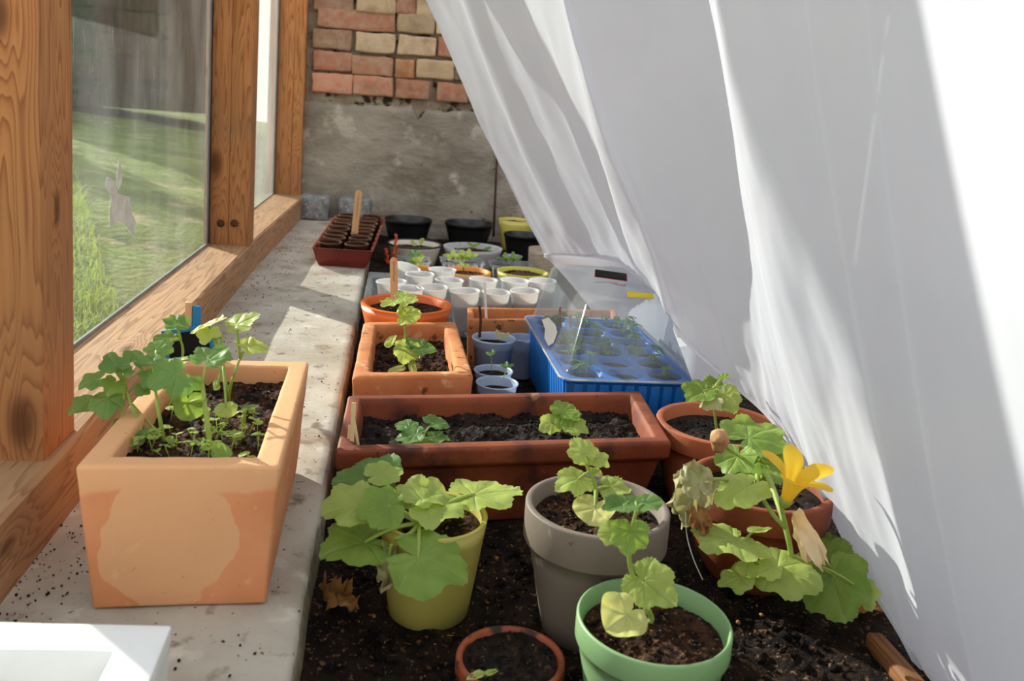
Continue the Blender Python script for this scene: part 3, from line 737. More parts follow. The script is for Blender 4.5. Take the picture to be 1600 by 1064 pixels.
plant(t, 'leafy_seedling', [([s1, atY(323, 655, .79), n1], .0026, .0019)], [
    lf(264, 590, .78, 62, 200, 'lobed', 'leaf_cool', frm=n1, face=.45, droop=.25, side=(.15, -.1, 0)), lf(333, 557, .81, 58, 40, 'lobed', 'leaf_cool', frm=n1, face=.35), lf(295, 600, .80, 38, 250, 'lobed', 'leaf_cool', frm=n1, face=.5),
    lf(295, 640, .79, 50, 275, 'round', 'leaf', frm=atY(320, 625, .79), face=.75, droop=.1), lf(350, 704, .76, 30, 30, 'round', 'leaf', frm=s1, face=.5), lf(340, 712, .755, 22, 220, 'round', 'leaf', frm=s1, face=.6)])
plant(t, 'leafy_seedling', [([s2, atY(352, 600, .88), n2, atY(346, 528, .895)], .0026, .0014), ([s2+V((0, 0, .004)), atY(362, 596, .89), n5], .0018, .0012)], [
    lf(324, 509, .9, 56, 165, 'lobed', 'leaf_pale', frm=n2, face=.2, side=(-.3, .2, 0)), lf(325, 523, .885, 36, 250, 'lobed', 'leaf_light', frm=n2, face=.5), lf(379, 503, .9, 54, 25, 'lobed', 'leaf_light', frm=n5, face=.25, side=(-.3, 0, 0)),
    lf(396, 541, .9, 52, 8, 'lobed', 'leaf_light', frm=n5, face=.12), lf(270, 566, .9, 46, 190, 'lobed', 'leaf_pale', frm=n2, face=.1, side=(-.3, .2, 0)), 
    lf(354, 643, .84, 30, 280, 'round', 'leaf_light', frm=n2, face=.6), lf(391, 637, .85, 30, 15, 'oval', 'leaf_cool', frm=S_(378, 670), face=.3), lf(338, 602, .87, 24, 100, 'oval', 'leaf_light', frm=n2)])
plant(t, 'leafy_seedling', [([s3, atY(249, 650, .82), n3], .0022, .0014), ([s3+V((0, 0, .003)), atY(225, 652, .84), atY(190, 612, .85)], .0016, .001)], [
    lf(212, 558, .85, 36, 60, 'lobed', 'leaf_cool', frm=n3), lf(239, 563, .84, 38, 80, 'lobed', 'leaf_cool', frm=n3), lf(250, 543, .88, 42, 40, 'lobed', 'leaf_cool', frm=n3), lf(234, 592, .83, 36, 220, 'lobed', 'leaf_cool', frm=n3), lf(221, 610, .83, 26, 240, 'lobed', 'leaf_cool', frm=n3)])
plant(t, 'leafy_seedling', [([s4, atY(212, 650, .83), n4, atY(180, 580, .83)], .0018, .001)], [
    lf(178, 566, .83, 44, 120, 'lobed', 'leaf_cool', frm=n4), lf(143, 596, .84, 42, 195, 'lobed', 'leaf_cool', frm=n4, droop=.3), lf(131, 632, .85, 44, 205, 'lobed', 'leaf_cool', frm=n4, droop=.3), lf(166, 630, .83, 48, 260, 'lobed', 'leaf_cool', frm=n4, face=.45, droop=.3), lf(196, 578, .83, 28, 60, 'lobed', 'leaf_cool', frm=n4),
    lf(176, 603, .825, 36, 230, 'lobed', 'leaf', frm=n4), lf(212, 691, .80, 22, 230, 'round', 'leaf_cool', frm=s4, face=.5), lf(224, 676, .81, 20, 120, 'round', 'leaf_cool', frm=s4, face=.5), lf(186, 662, .83, 20, 200, 'lobed', 'leaf_cool', frm=n4)])
plant(t, 'leafy_seedling', [([S_(262, 640), atY(285, 560, .93), n6], .0018, .001)], [
    lf(275, 503, .92, 38, 95, 'lobed', 'leaf_cool', frm=n6, face=.5), lf(258, 529, .92, 34, 170, 'lobed', 'leaf_cool', frm=n6), lf(243, 545, .9, 30, 200, 'lobed', 'leaf_cool', frm=n6)])
e = bmesh.new(); rg = random.Random(12)
LS[0] = 900
gr = bpy.data.objects.new('ground_seedlings', bpy.data.meshes.new('ground_seedlings')); COL.objects.link(gr); gr.parent = t; gr['kind'] = 'stuff'
for k in range(70):
    px, py = rg.uniform(205, 400), rg.uniform(655, 722)
    if rg.random() < .2: px = rg.uniform(330, 410)
    c = S_(px, py)
    if not (-.218 < c.x < -.112 and .75 < c.y < 1.0): continue
    h = rg.uniform(.004, .016); tp = c+V((rg.uniform(-.006, .006), rg.uniform(-.006, .006), h)); tube([c-t.location, tp-t.location], .0005, .0004, 5, e)
    for s in range(rg.choice((2, 2, 3, 4))):
        a = rg.uniform(0, 6.28); L = rg.uniform(.0035, .0078); b = leaf_bm(L, rg.choice(('round', 'oval', 'oval')), k*7+s, .1, .2, .05, 0, 16, 3)
        mt = Matrix.Translation(tp-t.location) @ Matrix.Rotation(a, 4, 'Z') @ Matrix.Rotation(rg.uniform(-.5, .35), 4, 'Y') @ Matrix.Translation((L*.25, 0, 0))
        bmesh.ops.transform(b, matrix=mt, verts=b.verts); me = bpy.data.meshes.new('t'); b.to_mesh(me); b.free(); e.from_mesh(me); bpy.data.meshes.remove(me)
e.to_mesh(gr.data); e.free(); gr.data.materials.append(M['leaf_light']); gr.data.polygons.foreach_set('use_smooth', [True]*len(gr.data.polygons))
# the clothes peg with a small blackboard, clipped on the planter's far rim
c0 = atY(305, 533, 1.036)
t = thing('chalkboard_peg', 'small blue framed blackboard sign on a clothes peg at the back of the orange planter', 'sign', (c0.x, 1.036, .112))
dz = c0.z-.112
def tilt(o): o.rotation_euler = (0, math.radians(-10), 0); return o
tilt(obj('board', box_bm(-.024, .024, -.004, -.001, dz-.016, dz+.014, .0005), 'chalk', t))
fr = bmesh.new()
for b in (box_bm(-.028, .028, -.0055, 0, dz+.013, dz+.018, .0006), box_bm(-.028, .028, -.0055, 0, dz-.021, dz-.016, .0006), box_bm(-.028, -.0235, -.005, 0, dz-.018, dz+.015, .0006), box_bm(.0235, .028, -.005, 0, dz-.018, dz+.015, .0006)):
    me = bpy.data.meshes.new('t'); b.to_mesh(me); b.free(); fr.from_mesh(me); bpy.data.meshes.remove(me)
tilt(obj('frame', fr, 'blue_paint', t))
obj('peg_jaw', box_bm(-.004, .005, .0005, .006, .0, dz+.042, .001), 'blue_paint', t)
obj('peg_jaw', box_bm(-.0125, -.0045, .001, .007, .0, dz+.046, .001), 'stick', t)['label'] = 'bare wooden peg jaw'
# white plastic tray, close to the lens
t = thing('white_tray', 'white plastic tray with a raised rim at the very front of the ledge', 'tray', (-.22, .45, 0))
q = toloc([(-.300, .30), (-.132, .30), (-.136, .577), (-.300, .586)], t)
obj('tray_body', loops_box(q, [(.004, 0), (.001, .066), (0, .068), (0, .080), (.030, .080), (.034, .062), (.036, .03), (.05, .028)], .003, 3, .0005), 'white_plastic', t)

# brown seed tray with peat pots
t = thing('seed_tray', 'red-brown plastic tray holding round peat pots on the ledge by the back wall', 'tray', (-.12, 2.65, 0), None)
QT = [(-.203, 2.312), (-.043, 2.30), (-.018, 2.96), (-.187, 2.975)]; q = toloc(QT, t)
obj('tray_body', loops_box(q, [(.018, 0), (.010, .018), (.003, .047), (-.001, .0475), (-.001, .050), (.004, .050), (.008, .047), (.022, .006)], .004, 4, .0004), 'brown_plastic', t)
pp = None
for r in range(8):
    for c in range(2):
        u = (.275 if c == 0 else .725)+(.008 if r % 2 else -.008); v = .072+r*.1222
        a = V(QT[0]).lerp(V(QT[1]), u); b = V(QT[3]).lerp(V(QT[2]), u); p = a.lerp(b, v)
        rr = .0335
        if pp is None:
            pp = thing('peat_pot', '', 'pot', (0, 0, 0), 'peat pots in the red-brown tray')
            obj('pot_wall', lathe([(0, 0), (.024, 0), (.0325, .046), (.0335, .048), (.032, .0495), (.0305, .047), (.0225, .004), (0, .004)], 36), 'peat', pp)
            obj('pot_lip', lathe([(.0338, .0465), (.0343, .0495), (.0325, .0505), (.0312, .049), (.0316, .0465)], 36), 'peat_lip', pp)
            obj('soil', soil_disc(.0258, .020, .003, 4, 30, 7, ncr=14), 'soil_damp', pp); o = pp
        else: o = copy_tree(pp)
        o.location = (p.x, p.y, .0105+R_.uniform(0, .004)); o.rotation_euler = (R_.uniform(-.03, .03), R_.uniform(-.03, .03), R_.uniform(0, 6)); s = rr/.0335*R_.uniform(.92, .95); o.scale = (s, s, 1)
        o['label'] = 'dark round peat pot of soil among those packed in the red-brown tray'
def stick(name, label, cat, p0, p1, wd, th, m, rnd=True, group=None):
    p0, p1 = V(p0), V(p1); ax = (p1-p0); L = ax.length; ax.normalize(); s = RT-ax*RT.dot(ax); s.normalize(); n = ax.cross(s)
    bm = bmesh.new(); pts = [(-wd/2, 0), (wd/2, 0)]
    if rnd: pts += [(wd/2*math.cos(a), L-wd/2+wd/2*math.sin(a)) for a in [i*math.pi/8 for i in range(9)]]
    else: pts += [(wd/2, L), (-wd/2, L)]
    f = bm.faces.new([bm.verts.new(s*x+ax*y-n*th/2) for x, y in pts]); r = bmesh.ops.extrude_face_region(bm, geom=[f])
    for v in [x for x in r['geom'] if isinstance(x, bmesh.types.BMVert)]: v.co += n*th
    bmesh.ops.bevel(bm, geom=[e for e in bm.edges], offset=th*.2, segments=1, affect='EDGES')
    return tag(obj(name, bm, m, None, False, p0), label, cat, group)
stick('wooden_label', 'rounded wooden plant label standing up among the peat pots', 'plant label', atY(554, 365, 2.52), atY(561, 297, 2.52), .019, .002, 'stick')
# granite setts
for i, (x0, x1, rz, lab) in enumerate([(-.325, -.226, .02, 'rough grey granite sett against the corner post by the wall'), (-.185, -.075, -.05, 'rough grey granite sett behind the wooden label stick by the wall')]):
    bm = box_bm(-(x1-x0)/2, (x1-x0)/2, -.045, .045, 0, .086, .008, 5, 0, 2); jitter(bm, .006, 22, i*7)
    tag(obj('granite_sett', bm, 'granite', None, True, ((x0+x1)/2, 3.225-.004*i, 0)), lab, 'stone', 'granite setts on the ledge').rotation_euler = (0, 0, rz)

# ================================================================== THE BED: pots
def pot_prof(rt, h, rb, wall=.005, lip=None, zin=.01, bulge=0, foot=.002):
    p = [(0, 0), (rb-foot, 0), (rb, foot)]
    zl = h-lip[0] if lip else h
    rl = rt-lip[1] if lip else rt
    for k in range(1, 7):
        u = k/6; p.append((rb+(rl-rb)*u+bulge*math.sin(math.pi*u), foot+(zl-foot)*u))
    if lip: p += [(rt-.0006, zl+.0005), (rt, zl+.002), (rt, h-.002)]
    p += [(rt-.0004, h-.0008), (rt-.0016, h), (rt-wall+.0014, h), (rt-wall+.0003, h-.0012)]
    for k in range(1, 6):
        u = k/5; p.append((rt-wall+(max(rb, .01)-wall*.7-rt+wall)*u+bulge*math.sin(math.pi*u), h-.0012+(zin-h)*u))
    p.append((0, zin)); return p
def pot(name, label, cat, x, y, z, rt, h, rb, m, soil=None, wall=.005, lip=None, bulge=0, group=None, sm='soil', sx=1, sy=1, n=64, amp=.004, ncr=50, rot=(0, 0, 0), dome=0, jit=0):
    t = thing(name, label, cat, (x, y, z), group)
    bm = lathe(pot_prof(rt, h, rb, wall, lip, .008, bulge), n, sx, sy)
    if jit: jitter(bm, jit, 40)
    obj('pot_body', bm, m, t)
    if soil is not None:
        u = (h-soil)/h; rs = (rt-wall)+(max(rb, .01)-wall*.7-rt+wall)*u+bulge*math.sin(math.pi*u)+.0012
        obj('soil', soil_disc(rs, soil, amp, x*31+y*17, 56, 16, sx, sy, ncr, dome), sm, t)
    t.rotation_euler = rot
    return t
# trough
t = thing('trough_planter', 'long dark terracotta trough across the bed with two small plants', 'planter', (.16, 1.085, BED))
QR = [(-.049, .958), (.365, 1.008), (.380, 1.206), (-.046, 1.152)]; q = toloc(QR, t); H_ = .05-BED
sharp(obj('trough_body', loops_box(q, [(.030, 0), (.011, H_-.030), (.006, H_-.027), (.001, H_-.022), (0, H_-.004), (.002, H_), (.018, H_), (.021, H_-.006), (.032, .02)], .004, 6, .0008, 3), 'terra_dark', t), 60)
obj('soil', soil_quad([(p.x, p.y) for p in inset_quad(q, .0225)], H_-.026, .009, 21, 90, 50, 300, (.001, .004)), 'soil_damp', t)
zs = .05-.024
a = atZ(655, 702, zs); nA = atY(656, 688, a.y)
plant(t, 'young_plant', [([a, nA], .0016, .0012)], [lf(633, 665, a.y+.02, 36, 165, 'cucumber', 'leaf_cool', frm=nA, face=.15), lf(683, 660, a.y+.02, 42, 15, 'cucumber', 'leaf_cool', frm=nA, face=.2), lf(641, 681, a.y, 46, 190, 'cucumber', 'leaf_cool', frm=nA, face=.3),
     lf(687, 684, a.y, 36, 0, 'cucumber', 'leaf_cool', frm=nA, face=.2), lf(661, 695, a.y-.01, 32, 270, 'cucumber', 'leaf', frm=nA, face=.4), lf(621, 698, a.y-.01, 18, 220, 'oval', 'leaf_light', frm=nA, face=.3)])
a = atZ(884, 682, zs); nB = atY(884, 664, a.y)
plant(t, 'young_plant', [([a, nB], .0018, .0013)], [lf(857, 664, a.y, 34, 205, 'cucumber', 'leaf_light', frm=nB, face=.45), lf(884, 640, a.y+.01, 42, 40, 'cucumber', 'leaf', frm=nB, face=.4), lf(878, 655, a.y, 36, 250, 'cucumber', 'leaf', frm=nB, face=.5),
     lf(901, 668, a.y-.01, 40, -20, 'cucumber', 'leaf_light', frm=nB, face=.3), lf(891, 650, a.y+.01, 34, 70, 'cucumber', 'leaf', frm=nB, face=.4)])
for i, (x0, y0, x1, y1, lab) in enumerate([(549, 701, 553, 629, 'tallest cream plant label at the left end of the trough'), (545, 690, 547, 664, 'short cream plant label beside the tall one in the trough'), (560, 698, 552, 650, 'thin cream plant label leaning behind the tall one in the trough')]):
    stick('slim_label', lab, 'plant label', atY(x0, y0, .99+i*.006), atY(x1, y1, .99+i*.008), .005-.0008*i, .0012, 'cream', False, 'cream labels in the trough')
# square planter
t = thing('square_planter', 'rough pale terracotta planter with one leggy cucumber behind the trough', 'planter', (.045, 1.40, BED))
QS = [(-.044, 1.232), (.135, 1.258), (.130, 1.580), (-.040, 1.554)]; q = toloc(QS, t); H_ = .05-BED
sharp(obj('box_body', loops_box(q, [(.004, 0), (0, H_), (.024, H_), (.028, .02)], .005, 6, .0012), 'terra_light', t), 50)
obj('soil', soil_quad([(p.x, p.y) for p in inset_quad(q, .0235)], H_-.036, .009, 33, 50, 70, 220, (.001, .004)), 'soil', t)
a = atZ(650, 576, .02); k1 = atY(634, 545, a.y+.005); k2 = atY(632, 495, a.y+.01); k3 = atY(627, 474, a.y+.01); k4 = atY(645, 560, a.y)
plant(t, 'cucumber_plant', [([a, k4, k1, atY(633, 520, a.y+.01), k2, k3], .0024, .0014)], [lf(609, 474, a.y, 34, 195, m='leaf_light', frm=k3, face=.2), lf(637, 468, a.y, 36, -10, m='leaf_light', frm=k3, face=.25), lf(627, 462, a.y+.02, 22, 110, m='leaf_light', frm=k3, face=.4),
     lf(640, 493, a.y, 38, 10, m='leaf_light', frm=k2, face=.55), lf(611, 533, a.y, 32, 60, 'oval', 'leaf_light', frm=k1, face=.6, side=(-.3, 0, 0)), lf(634, 550, a.y-.01, 40, 260, m='leaf_light', frm=k1, face=.6), lf(662, 543, a.y, 50, 5, m='leaf_cool', frm=k1, face=.2), lf(645, 537, a.y+.01, 34, 40, m='leaf_cool', frm=k1, face=.3),
     lf(621, 577, a.y-.02, 32, 195, 'oval', 'leaf_pale', frm=k4, face=.3), lf(645, 578, a.y-.02, 30, 280, 'oval', 'leaf_pale', frm=k4, face=.35), lf(654, 554, a.y, 18, 270, 'oval', 'leaf_light', frm=k1, face=.4)])
# long box behind the cups
t = thing('window_box', 'pale terracotta window box partly behind the clear propagator dome', 'planter', (.32, 1.68, BED))
QL = [(.156, 1.617), (.466, 1.667), (.482, 1.757), (.163, 1.722)]; q = toloc(QL, t); H_ = .045-BED
sharp(obj('box_body', loops_box(q, [(.006, 0), (0, H_), (.012, H_), (.014, .02)], .003, 5, .0007), 'terra_light', t), 50)
obj('soil', soil_quad([(p.x, p.y) for p in inset_quad(q, .0115)], H_-.03, .005, 41, 40, 16, 80), 'soil', t)
stick('white_label', 'thin white plant label standing in the pale window box', 'plant label', atY(760, 500, 1.66), atY(757, 440, 1.66), .005, .001, 'white_label', False)
# orange pot with label
p = atY(635, 474, 1.70)
t = pot('flower_pot', 'bright orange round pot holding a wooden label stick, behind the square planter', 'pot', p.x, p.y, BED, .090, p.z-BED, .062, 'orange', soil=p.z-BED-.014, wall=.011, n=72)
stick('wooden_label', 'rounded wooden plant label stuck in the bright orange pot', 'plant label', atY(616, 468, 1.66), atY(615, 402, 1.66), .0145, .002, 'stick')
def scribble(px0, py0, px1, py1, Y, w_, seed, host):
    rg_ = random.Random(seed); n_ = 26; a_, b_ = atY(px0, py0, Y), atY(px1, py1, Y)
    pts_ = [a_.lerp(b_, i/n_)+RT*rg_.uniform(-w_, w_)-FW*.0003-host.location for i in range(n_+1)]
    obj('handwriting', tube(pts_, .0004, .0004, 4), 'scrawl', host)
for o_ in [x for x in COL.objects if x.name.startswith('wooden_label')]:
    if o_.location.y > 2: scribble(560, 306, 557, 340, o_.location.y-.0016, .0022, 1, o_)
    else: scribble(615.5, 408, 615.5, 440, o_.location.y-.0016, .0016, 2, o_)
# three cups
CUPP = [(0, 0), (.0225, 0), (.0235, .002), (.0325, .078), (.0345, .0785), (.0350, .0800), (.0343, .0812), (.0325, .0808), (.0318, .078), (.0232, .004), (0, .004)]
def cup(label, x, y, ztop, r, h, m='cup', soil=.7, rot=(0, 0, 0), group='white plastic cups', sm='soil_damp', name='plastic_cup'):
    t = thing(name, label, 'cup', (x, y, ztop-h), group); k = r/.035
    obj('cup_wall', lathe([(a*k, b*h/.081) for a, b in CUPP], 44), m, t)
    if soil: obj('soil', soil_disc((.0232+(.0318-.0232)*soil)*k+.0004, h*soil, .003, x*50+y, 32, 8, ncr=18), sm, t)
    t.rotation_euler = rot; return t
p = atY(772, 527, 1.51); tc1 = cup('tall bluish white cup with a dark twig in front of the window box', p.x, p.y, p.z, .040, p.z-BED, 'cup_blue', .86, group='bluish cups beside the propagator')
LS[0] = 1500
plant(tc1, 'withered_seedling', [([atY(780, 528, 1.5), atY(783, 520, 1.5)], .001, .0008)], [lf(779, 522, 1.49, 20, 110, 'oval', 'leaf_wilt', face=.5), lf(790, 524, 1.49, 18, 40, 'oval', 'leaf_wilt', face=.4)])
tag(obj('twig', tube(curve([atY(749, 527, 1.50), atY(751, 500, 1.50), atY(749, 478, 1.505)]), .0028, .0022, 8), 'stick_dark'), 'short dark twig standing in the tall bluish cup', 'twig')
p = atY(771, 578, 1.405); tc2 = cup('middle bluish white cup with one thin seedling, behind the front cup', p.x, p.y, p.z, .0335, p.z-BED, 'cup_blue', .86, group='bluish cups beside the propagator')
def sprout(root, base, tip, w, nleaf=3, m='leaf_cool'):
    LS[0] += 3
    return plant(root, 'seedling', [([base, base.lerp(tip, .5)+V((.002, 0, 0)), tip], .0008, .0006)], [((0, 0, 0, w, [150, 30, 95, 200, 340][k], 'oval', m), dict(center=tip+V((R_.uniform(-.004, .004)+[-.006, .006, 0, -.007, .007][k], 0, R_.uniform(0, .004))), face=.4, frm=tip, pet=.0005)) for k in range(nleaf)])
sprout(tc2, atY(767, 578, 1.405), atY(766, 553, 1.405), 14)
p = atY(777, 597, 1.33); tc3 = cup('front bluish white cup with dark soil touching the trough', p.x, p.y, p.z, .0345, p.z-BED, 'cup_blue', .8, group='bluish cups beside the propagator')
sprout(tc3, atY(785, 592, 1.33), atY(791, 572, 1.33), 14)
p = atY(832, 532, 1.58); cup('pale bluish cup half hidden by the blue propagator tray', .262, 1.6, .02, .028, .08, 'cup_blue', .7, group='bluish cups beside the propagator')

# propagator: blue tray with cells and a clear lid
PX0, PX1, PY0, PY1 = .268, .470, 1.222, 1.598; PZ = .062
t = thing('propagator', 'blue seed propagator tray under a clear plastic dome', 'propagator', ((PX0+PX1)/2, (PY0+PY1)/2, BED))
q = toloc([(PX0, PY0), (PX1, PY0), (PX1, PY1), (PX0, PY1)], t); hz = PZ-BED
sharp(obj('tray_body', loops_box(q, [(.014, 0), (.003, hz-.008), (-.004, hz-.007), (-.004, hz-.001), (.006, hz-.001), (.012, .01)], .002, 0, 0), 'blue', t), 40)
bm = bmesh.new()
for s, X_ in ((-1, q[0][0]), (1, q[1][0])):
    for k in range(17):
        y = q[0][1]+.022+k*(q[3][1]-q[0][1]-.044)/16
        b = box_bm(-.0035, .0035, y-.0072, y+.0072, .006, hz-.010, .0015)
        for v in b.verts: u = v.co.z/hz; v.co.x += X_-s*(.0135-.0105*u)
        me = bpy.data.meshes.new('t'); b.to_mesh(me); b.free(); bm.from_mesh(me); bpy.data.meshes.remove(me)
for s, Y_ in ((-1, q[0][1]), (1, q[3][1])):
    for k in range(9):
        x = q[0][0]+.022+k*(q[1][0]-q[0][0]-.044)/8
        b = box_bm(x-.0072, x+.0072, -.0035, .0035, .006, hz-.010, .0015)
        for v in b.verts: u = v.co.z/hz; v.co.y += Y_-s*(.0135-.0105*u)
        me = bpy.data.meshes.new('t'); b.to_mesh(me); b.free(); bm.from_mesh(me); bpy.data.meshes.remove(me)
obj('side_ribs', bm, 'blue', t)
ci = bmesh.new(); so_ = bmesh.new(); NC, NR = 3, 6; cw = (PX1-PX0-.012)/NC; ch = (PY1-PY0-.012)/NR; n = 40; tips = []
for r in range(NR):
    for c in range(NC):
        cx = q[0][0]+.006+(c+.5)*cw; cy = q[0][1]+.006+(r+.5)*ch; R0 = min(cw, ch)*.46
        prev = []
        for i in range(n):
            a = 2*math.pi*i/n; k = 1/max(abs(math.cos(a)), abs(math.sin(a))); prev.append(ci.verts.new((cx+math.cos(a)*k*cw/2, cy+math.sin(a)*k*ch/2, hz-.003)))
        for rr, zz in ((R0, hz-.003), (R0-.0015, hz-.0045), (R0*.82, hz-.045), (0.004, hz-.046)):
            ring = [ci.verts.new((cx+rr*math.cos(2*math.pi*i/n), cy+rr*math.sin(2*math.pi*i/n), zz)) for i in range(n)]
            for i in range(n): ci.faces.new((prev[i], prev[(i+1) % n], ring[(i+1) % n], ring[i]))
            prev = ring
        b = soil_disc(R0*.95, 0, .002, r*3+c, 26, 6, ncr=10); bmesh.ops.translate(b, vec=(cx, cy, hz-.012), verts=b.verts)
        me = bpy.data.meshes.new('t'); b.to_mesh(me); b.free(); so_.from_mesh(me); bpy.data.meshes.remove(me); tips.append((cx, cy))
obj('cell_insert', ci, 'blue', t); obj('soil', so_, 'soil', t)
rg = random.Random(3)
for i, (cx, cy) in enumerate(tips):
    if i in (1, 4): continue                                          # front middle cells are bare
    b = bmesh.new(); row = i//NC
    for s in range(rg.choice((3, 4, 5)) if row > 0 else 3):
        x, y = cx+rg.uniform(-.014, .014), cy+rg.uniform(-.014, .014); h = rg.uniform(.022, .05); dx, dy = rg.uniform(-.008, .008), rg.uniform(-.008, .008); z0 = hz-.019
        tube([(x, y, z0), (x+dx*.4, y+dy*.4, z0+h*.6), (x+dx, y+dy, z0+h)], .0007, .0005, 5, b)
        for k in range(rg.choice((4, 5, 6))):
            a = rg.uniform(0, 6.28); L = rg.uniform(.009, .015); l_ = leaf_bm(L, 'oval', i*9+k, .1, .4, .02, 0, 14, 3)
            mt = Matrix.Translation((x+dx, y+dy, z0+h-rg.uniform(0, .006))) @ Matrix.Rotation(a, 4, 'Z') @ Matrix.Rotation(rg.uniform(-.3, .4), 4, 'Y') @ Matrix.Translation((L*.34, 0, 0))
            bmesh.ops.transform(l_, matrix=mt, verts=l_.verts); me = bpy.data.meshes.new('t'); l_.to_mesh(me); l_.free(); b.from_mesh(me); bpy.data.meshes.remove(me)
    obj('tomato_seedlings', b, 'leaf_cool', t)
# dome: one thin clear shell with a flange
DZ = .172
bm = bmesh.new()
lv = [(-.007, PZ-.004), (-.007, PZ), (.002, PZ+.0005), (.006, PZ+.006), (.030, DZ-.008), (.036, DZ-.002), (.044, DZ)]
nn = 40; prev = None
def rrect(x0, x1, y0, y1, r, k=9):
    out = []
    for cx, cy, a0 in ((x1-r, y1-r, 0), (x0+r, y1-r, 90), (x0+r, y0+r, 180), (x1-r, y0+r, 270)):
        for i in range(k+1): a = math.radians(a0+90*i/k); out.append((cx+r*math.cos(a), cy+r*math.sin(a)))
    return out
for d, z in lv:
    dd = d if d < 0 else d
    ring = [bm.verts.new((x-t.location.x, y-t.location.y, z-BED)) for x, y in rrect(PX0+d, PX1-d, PY0+d*.9, PY1-d*.9, max(.012, .02-d*.1))]
    if prev:
        for i in range(len(ring)): bm.faces.new((prev[i], prev[(i+1) % len(ring)], ring[(i+1) % len(ring)], ring[i]))
    prev = ring
bm.faces.new(prev)
bmr = bmesh.new(); pr_ = rrect(PX0-.0072, PX1+.0072, PY0-.0068, PY1+.0068, .02); pr_.append(pr_[0])
o_ = obj('lid_rim', tube([(x-t.location.x, y-t.location.y, PZ-BED-.0015) for x, y in pr_], .0019, .0019, 6, None, False), 'clear_rim', t)
dm = obj('dome_lid', bm, 'clear', t); dm['label'] = 'clear domed lid'; sharp(dm, 50)
# paper scrap on the lid's side, stickers on its top
c = atY(858, 522, 1.44)
bm = bmesh.new(); pl = [(848, 500), (858, 496), (869, 508), (872, 520), (866, 536), (858, 541), (852, 528), (853, 514)]
def on_lid_side(px, py):
    v = ray(px, py); o_ = V((PX0+.006, 0, PZ+.006)); nrm = V((-(DZ-.014-PZ), 0, .024)).normalized(); return CAM+v*((o_-CAM).dot(nrm)/v.dot(nrm))-V((.0012, 0, -.0003))
f = bm.faces.new([bm.verts.new(on_lid_side(*p_)) for p_ in pl]); r_ = bmesh.ops.extrude_face_region(bm, geom=[f])
for v in [x for x in r_['geom'] if isinstance(x, bmesh.types.BMVert)]: v.co.x -= .0005
tag(obj('paper_scrap', bm, 'white_label', None, False), 'torn white paper scrap stuck to the side of the clear dome', 'label')
c = atZ(1000, 464, DZ+.001)
o = tag(obj('yellow_label', box_bm(-.0205, .0205, -.0075, .0075, 0, .0012, .0004), 'yellow', None, False, (c.x, c.y, DZ+.0032)), 'yellow plastic label lying on top of the clear dome', 'plant label'); o.rotation_euler = (.38, 0, -.10)
c = atZ(954, 431, DZ+.006)
t = thing('slate_tag', 'dark rectangular tag with a red edge lying on the clear dome', 'tag', (c.x, c.y, DZ)); t.rotation_euler = (0, 0, -.22)
o = obj('card', box_bm(-.027, .027, -.014, .014, .0078, .0092, .0004), 'chalk', t, False); o2 = obj('card_edge', box_bm(-.028, .028, -.015, .015, .0066, .0078, .0004), 'red', t, False)
for k in (o, o2): k.rotation_euler = (.22, .05, 0)
obj('curled_leaf', leaf_bm(.016, 'oval', 5, .3, .3, .2), 'dry', t, True, (-.002, -.004, .003))
for i, (x, y, x2, y2, lab) in enumerate([(876, 520, 875, 480, 'taller red plant label inside the clear dome'), (892, 528, 892, 492, 'shorter red plant label inside the clear dome')]):
    stick('red_label', lab, 'plant label', atY(x, y, 1.53), atY(x2, y2, 1.53), .004, .001, 'red', False, 'red labels in the propagator')

# right-hand terracotta pots
t = pot('flower_pot', 'wide round terracotta pot with one small cucumber plant, beside the trough end', 'pot', .458, 1.085, BED, .086, .048-BED, .062, 'terra_mid', soil=.108-.017, wall=.010, lip=(.026, .005), sm='soil_damp', bulge=.003)
a = V((.455, 1.085, .034)); k1 = atY(1115, 612, 1.08)
plant(t, 'cucumber_plant', [([a, k1, atY(1127, 592, 1.085)], .0018, .001)], [lf(1092, 614, 1.07, 54, 205, m='leaf', frm=k1, face=.35), lf(1112, 599, 1.1, 34, 120, m='leaf', frm=k1, face=.35), lf(1137, 625, 1.06, 46, 300, m='leaf_light', frm=k1, face=.6), lf(1110, 633, 1.05, 34, 240, m='leaf_wilt', frm=k1, face=.4, rumple=.2), lf(1131, 588, 1.09, 18, 70, m='leaf', face=.4, frm=k1)])
p = atY(1183, 752, .885)
SQ = t = pot('flower_pot', 'bulging dark terracotta pot with a flowering squash plant', 'pot', .430, .885, BED, .079, p.z-BED, .048, 'terra_dark', soil=p.z-BED-.018, wall=.009, lip=(.030, .004), sm='soil_damp', bulge=.009)
LS[0] = 2000
b0 = V((.425, .88, p.z-.018)); a1 = atY(1208, 765, .83); a2 = atY(1228, 826, .785); a3 = atY(1236, 875, .775); a4 = atY(1225, 905, .77)
c1 = atY(1160, 850, .77); d1 = atY(1200, 892, .765)
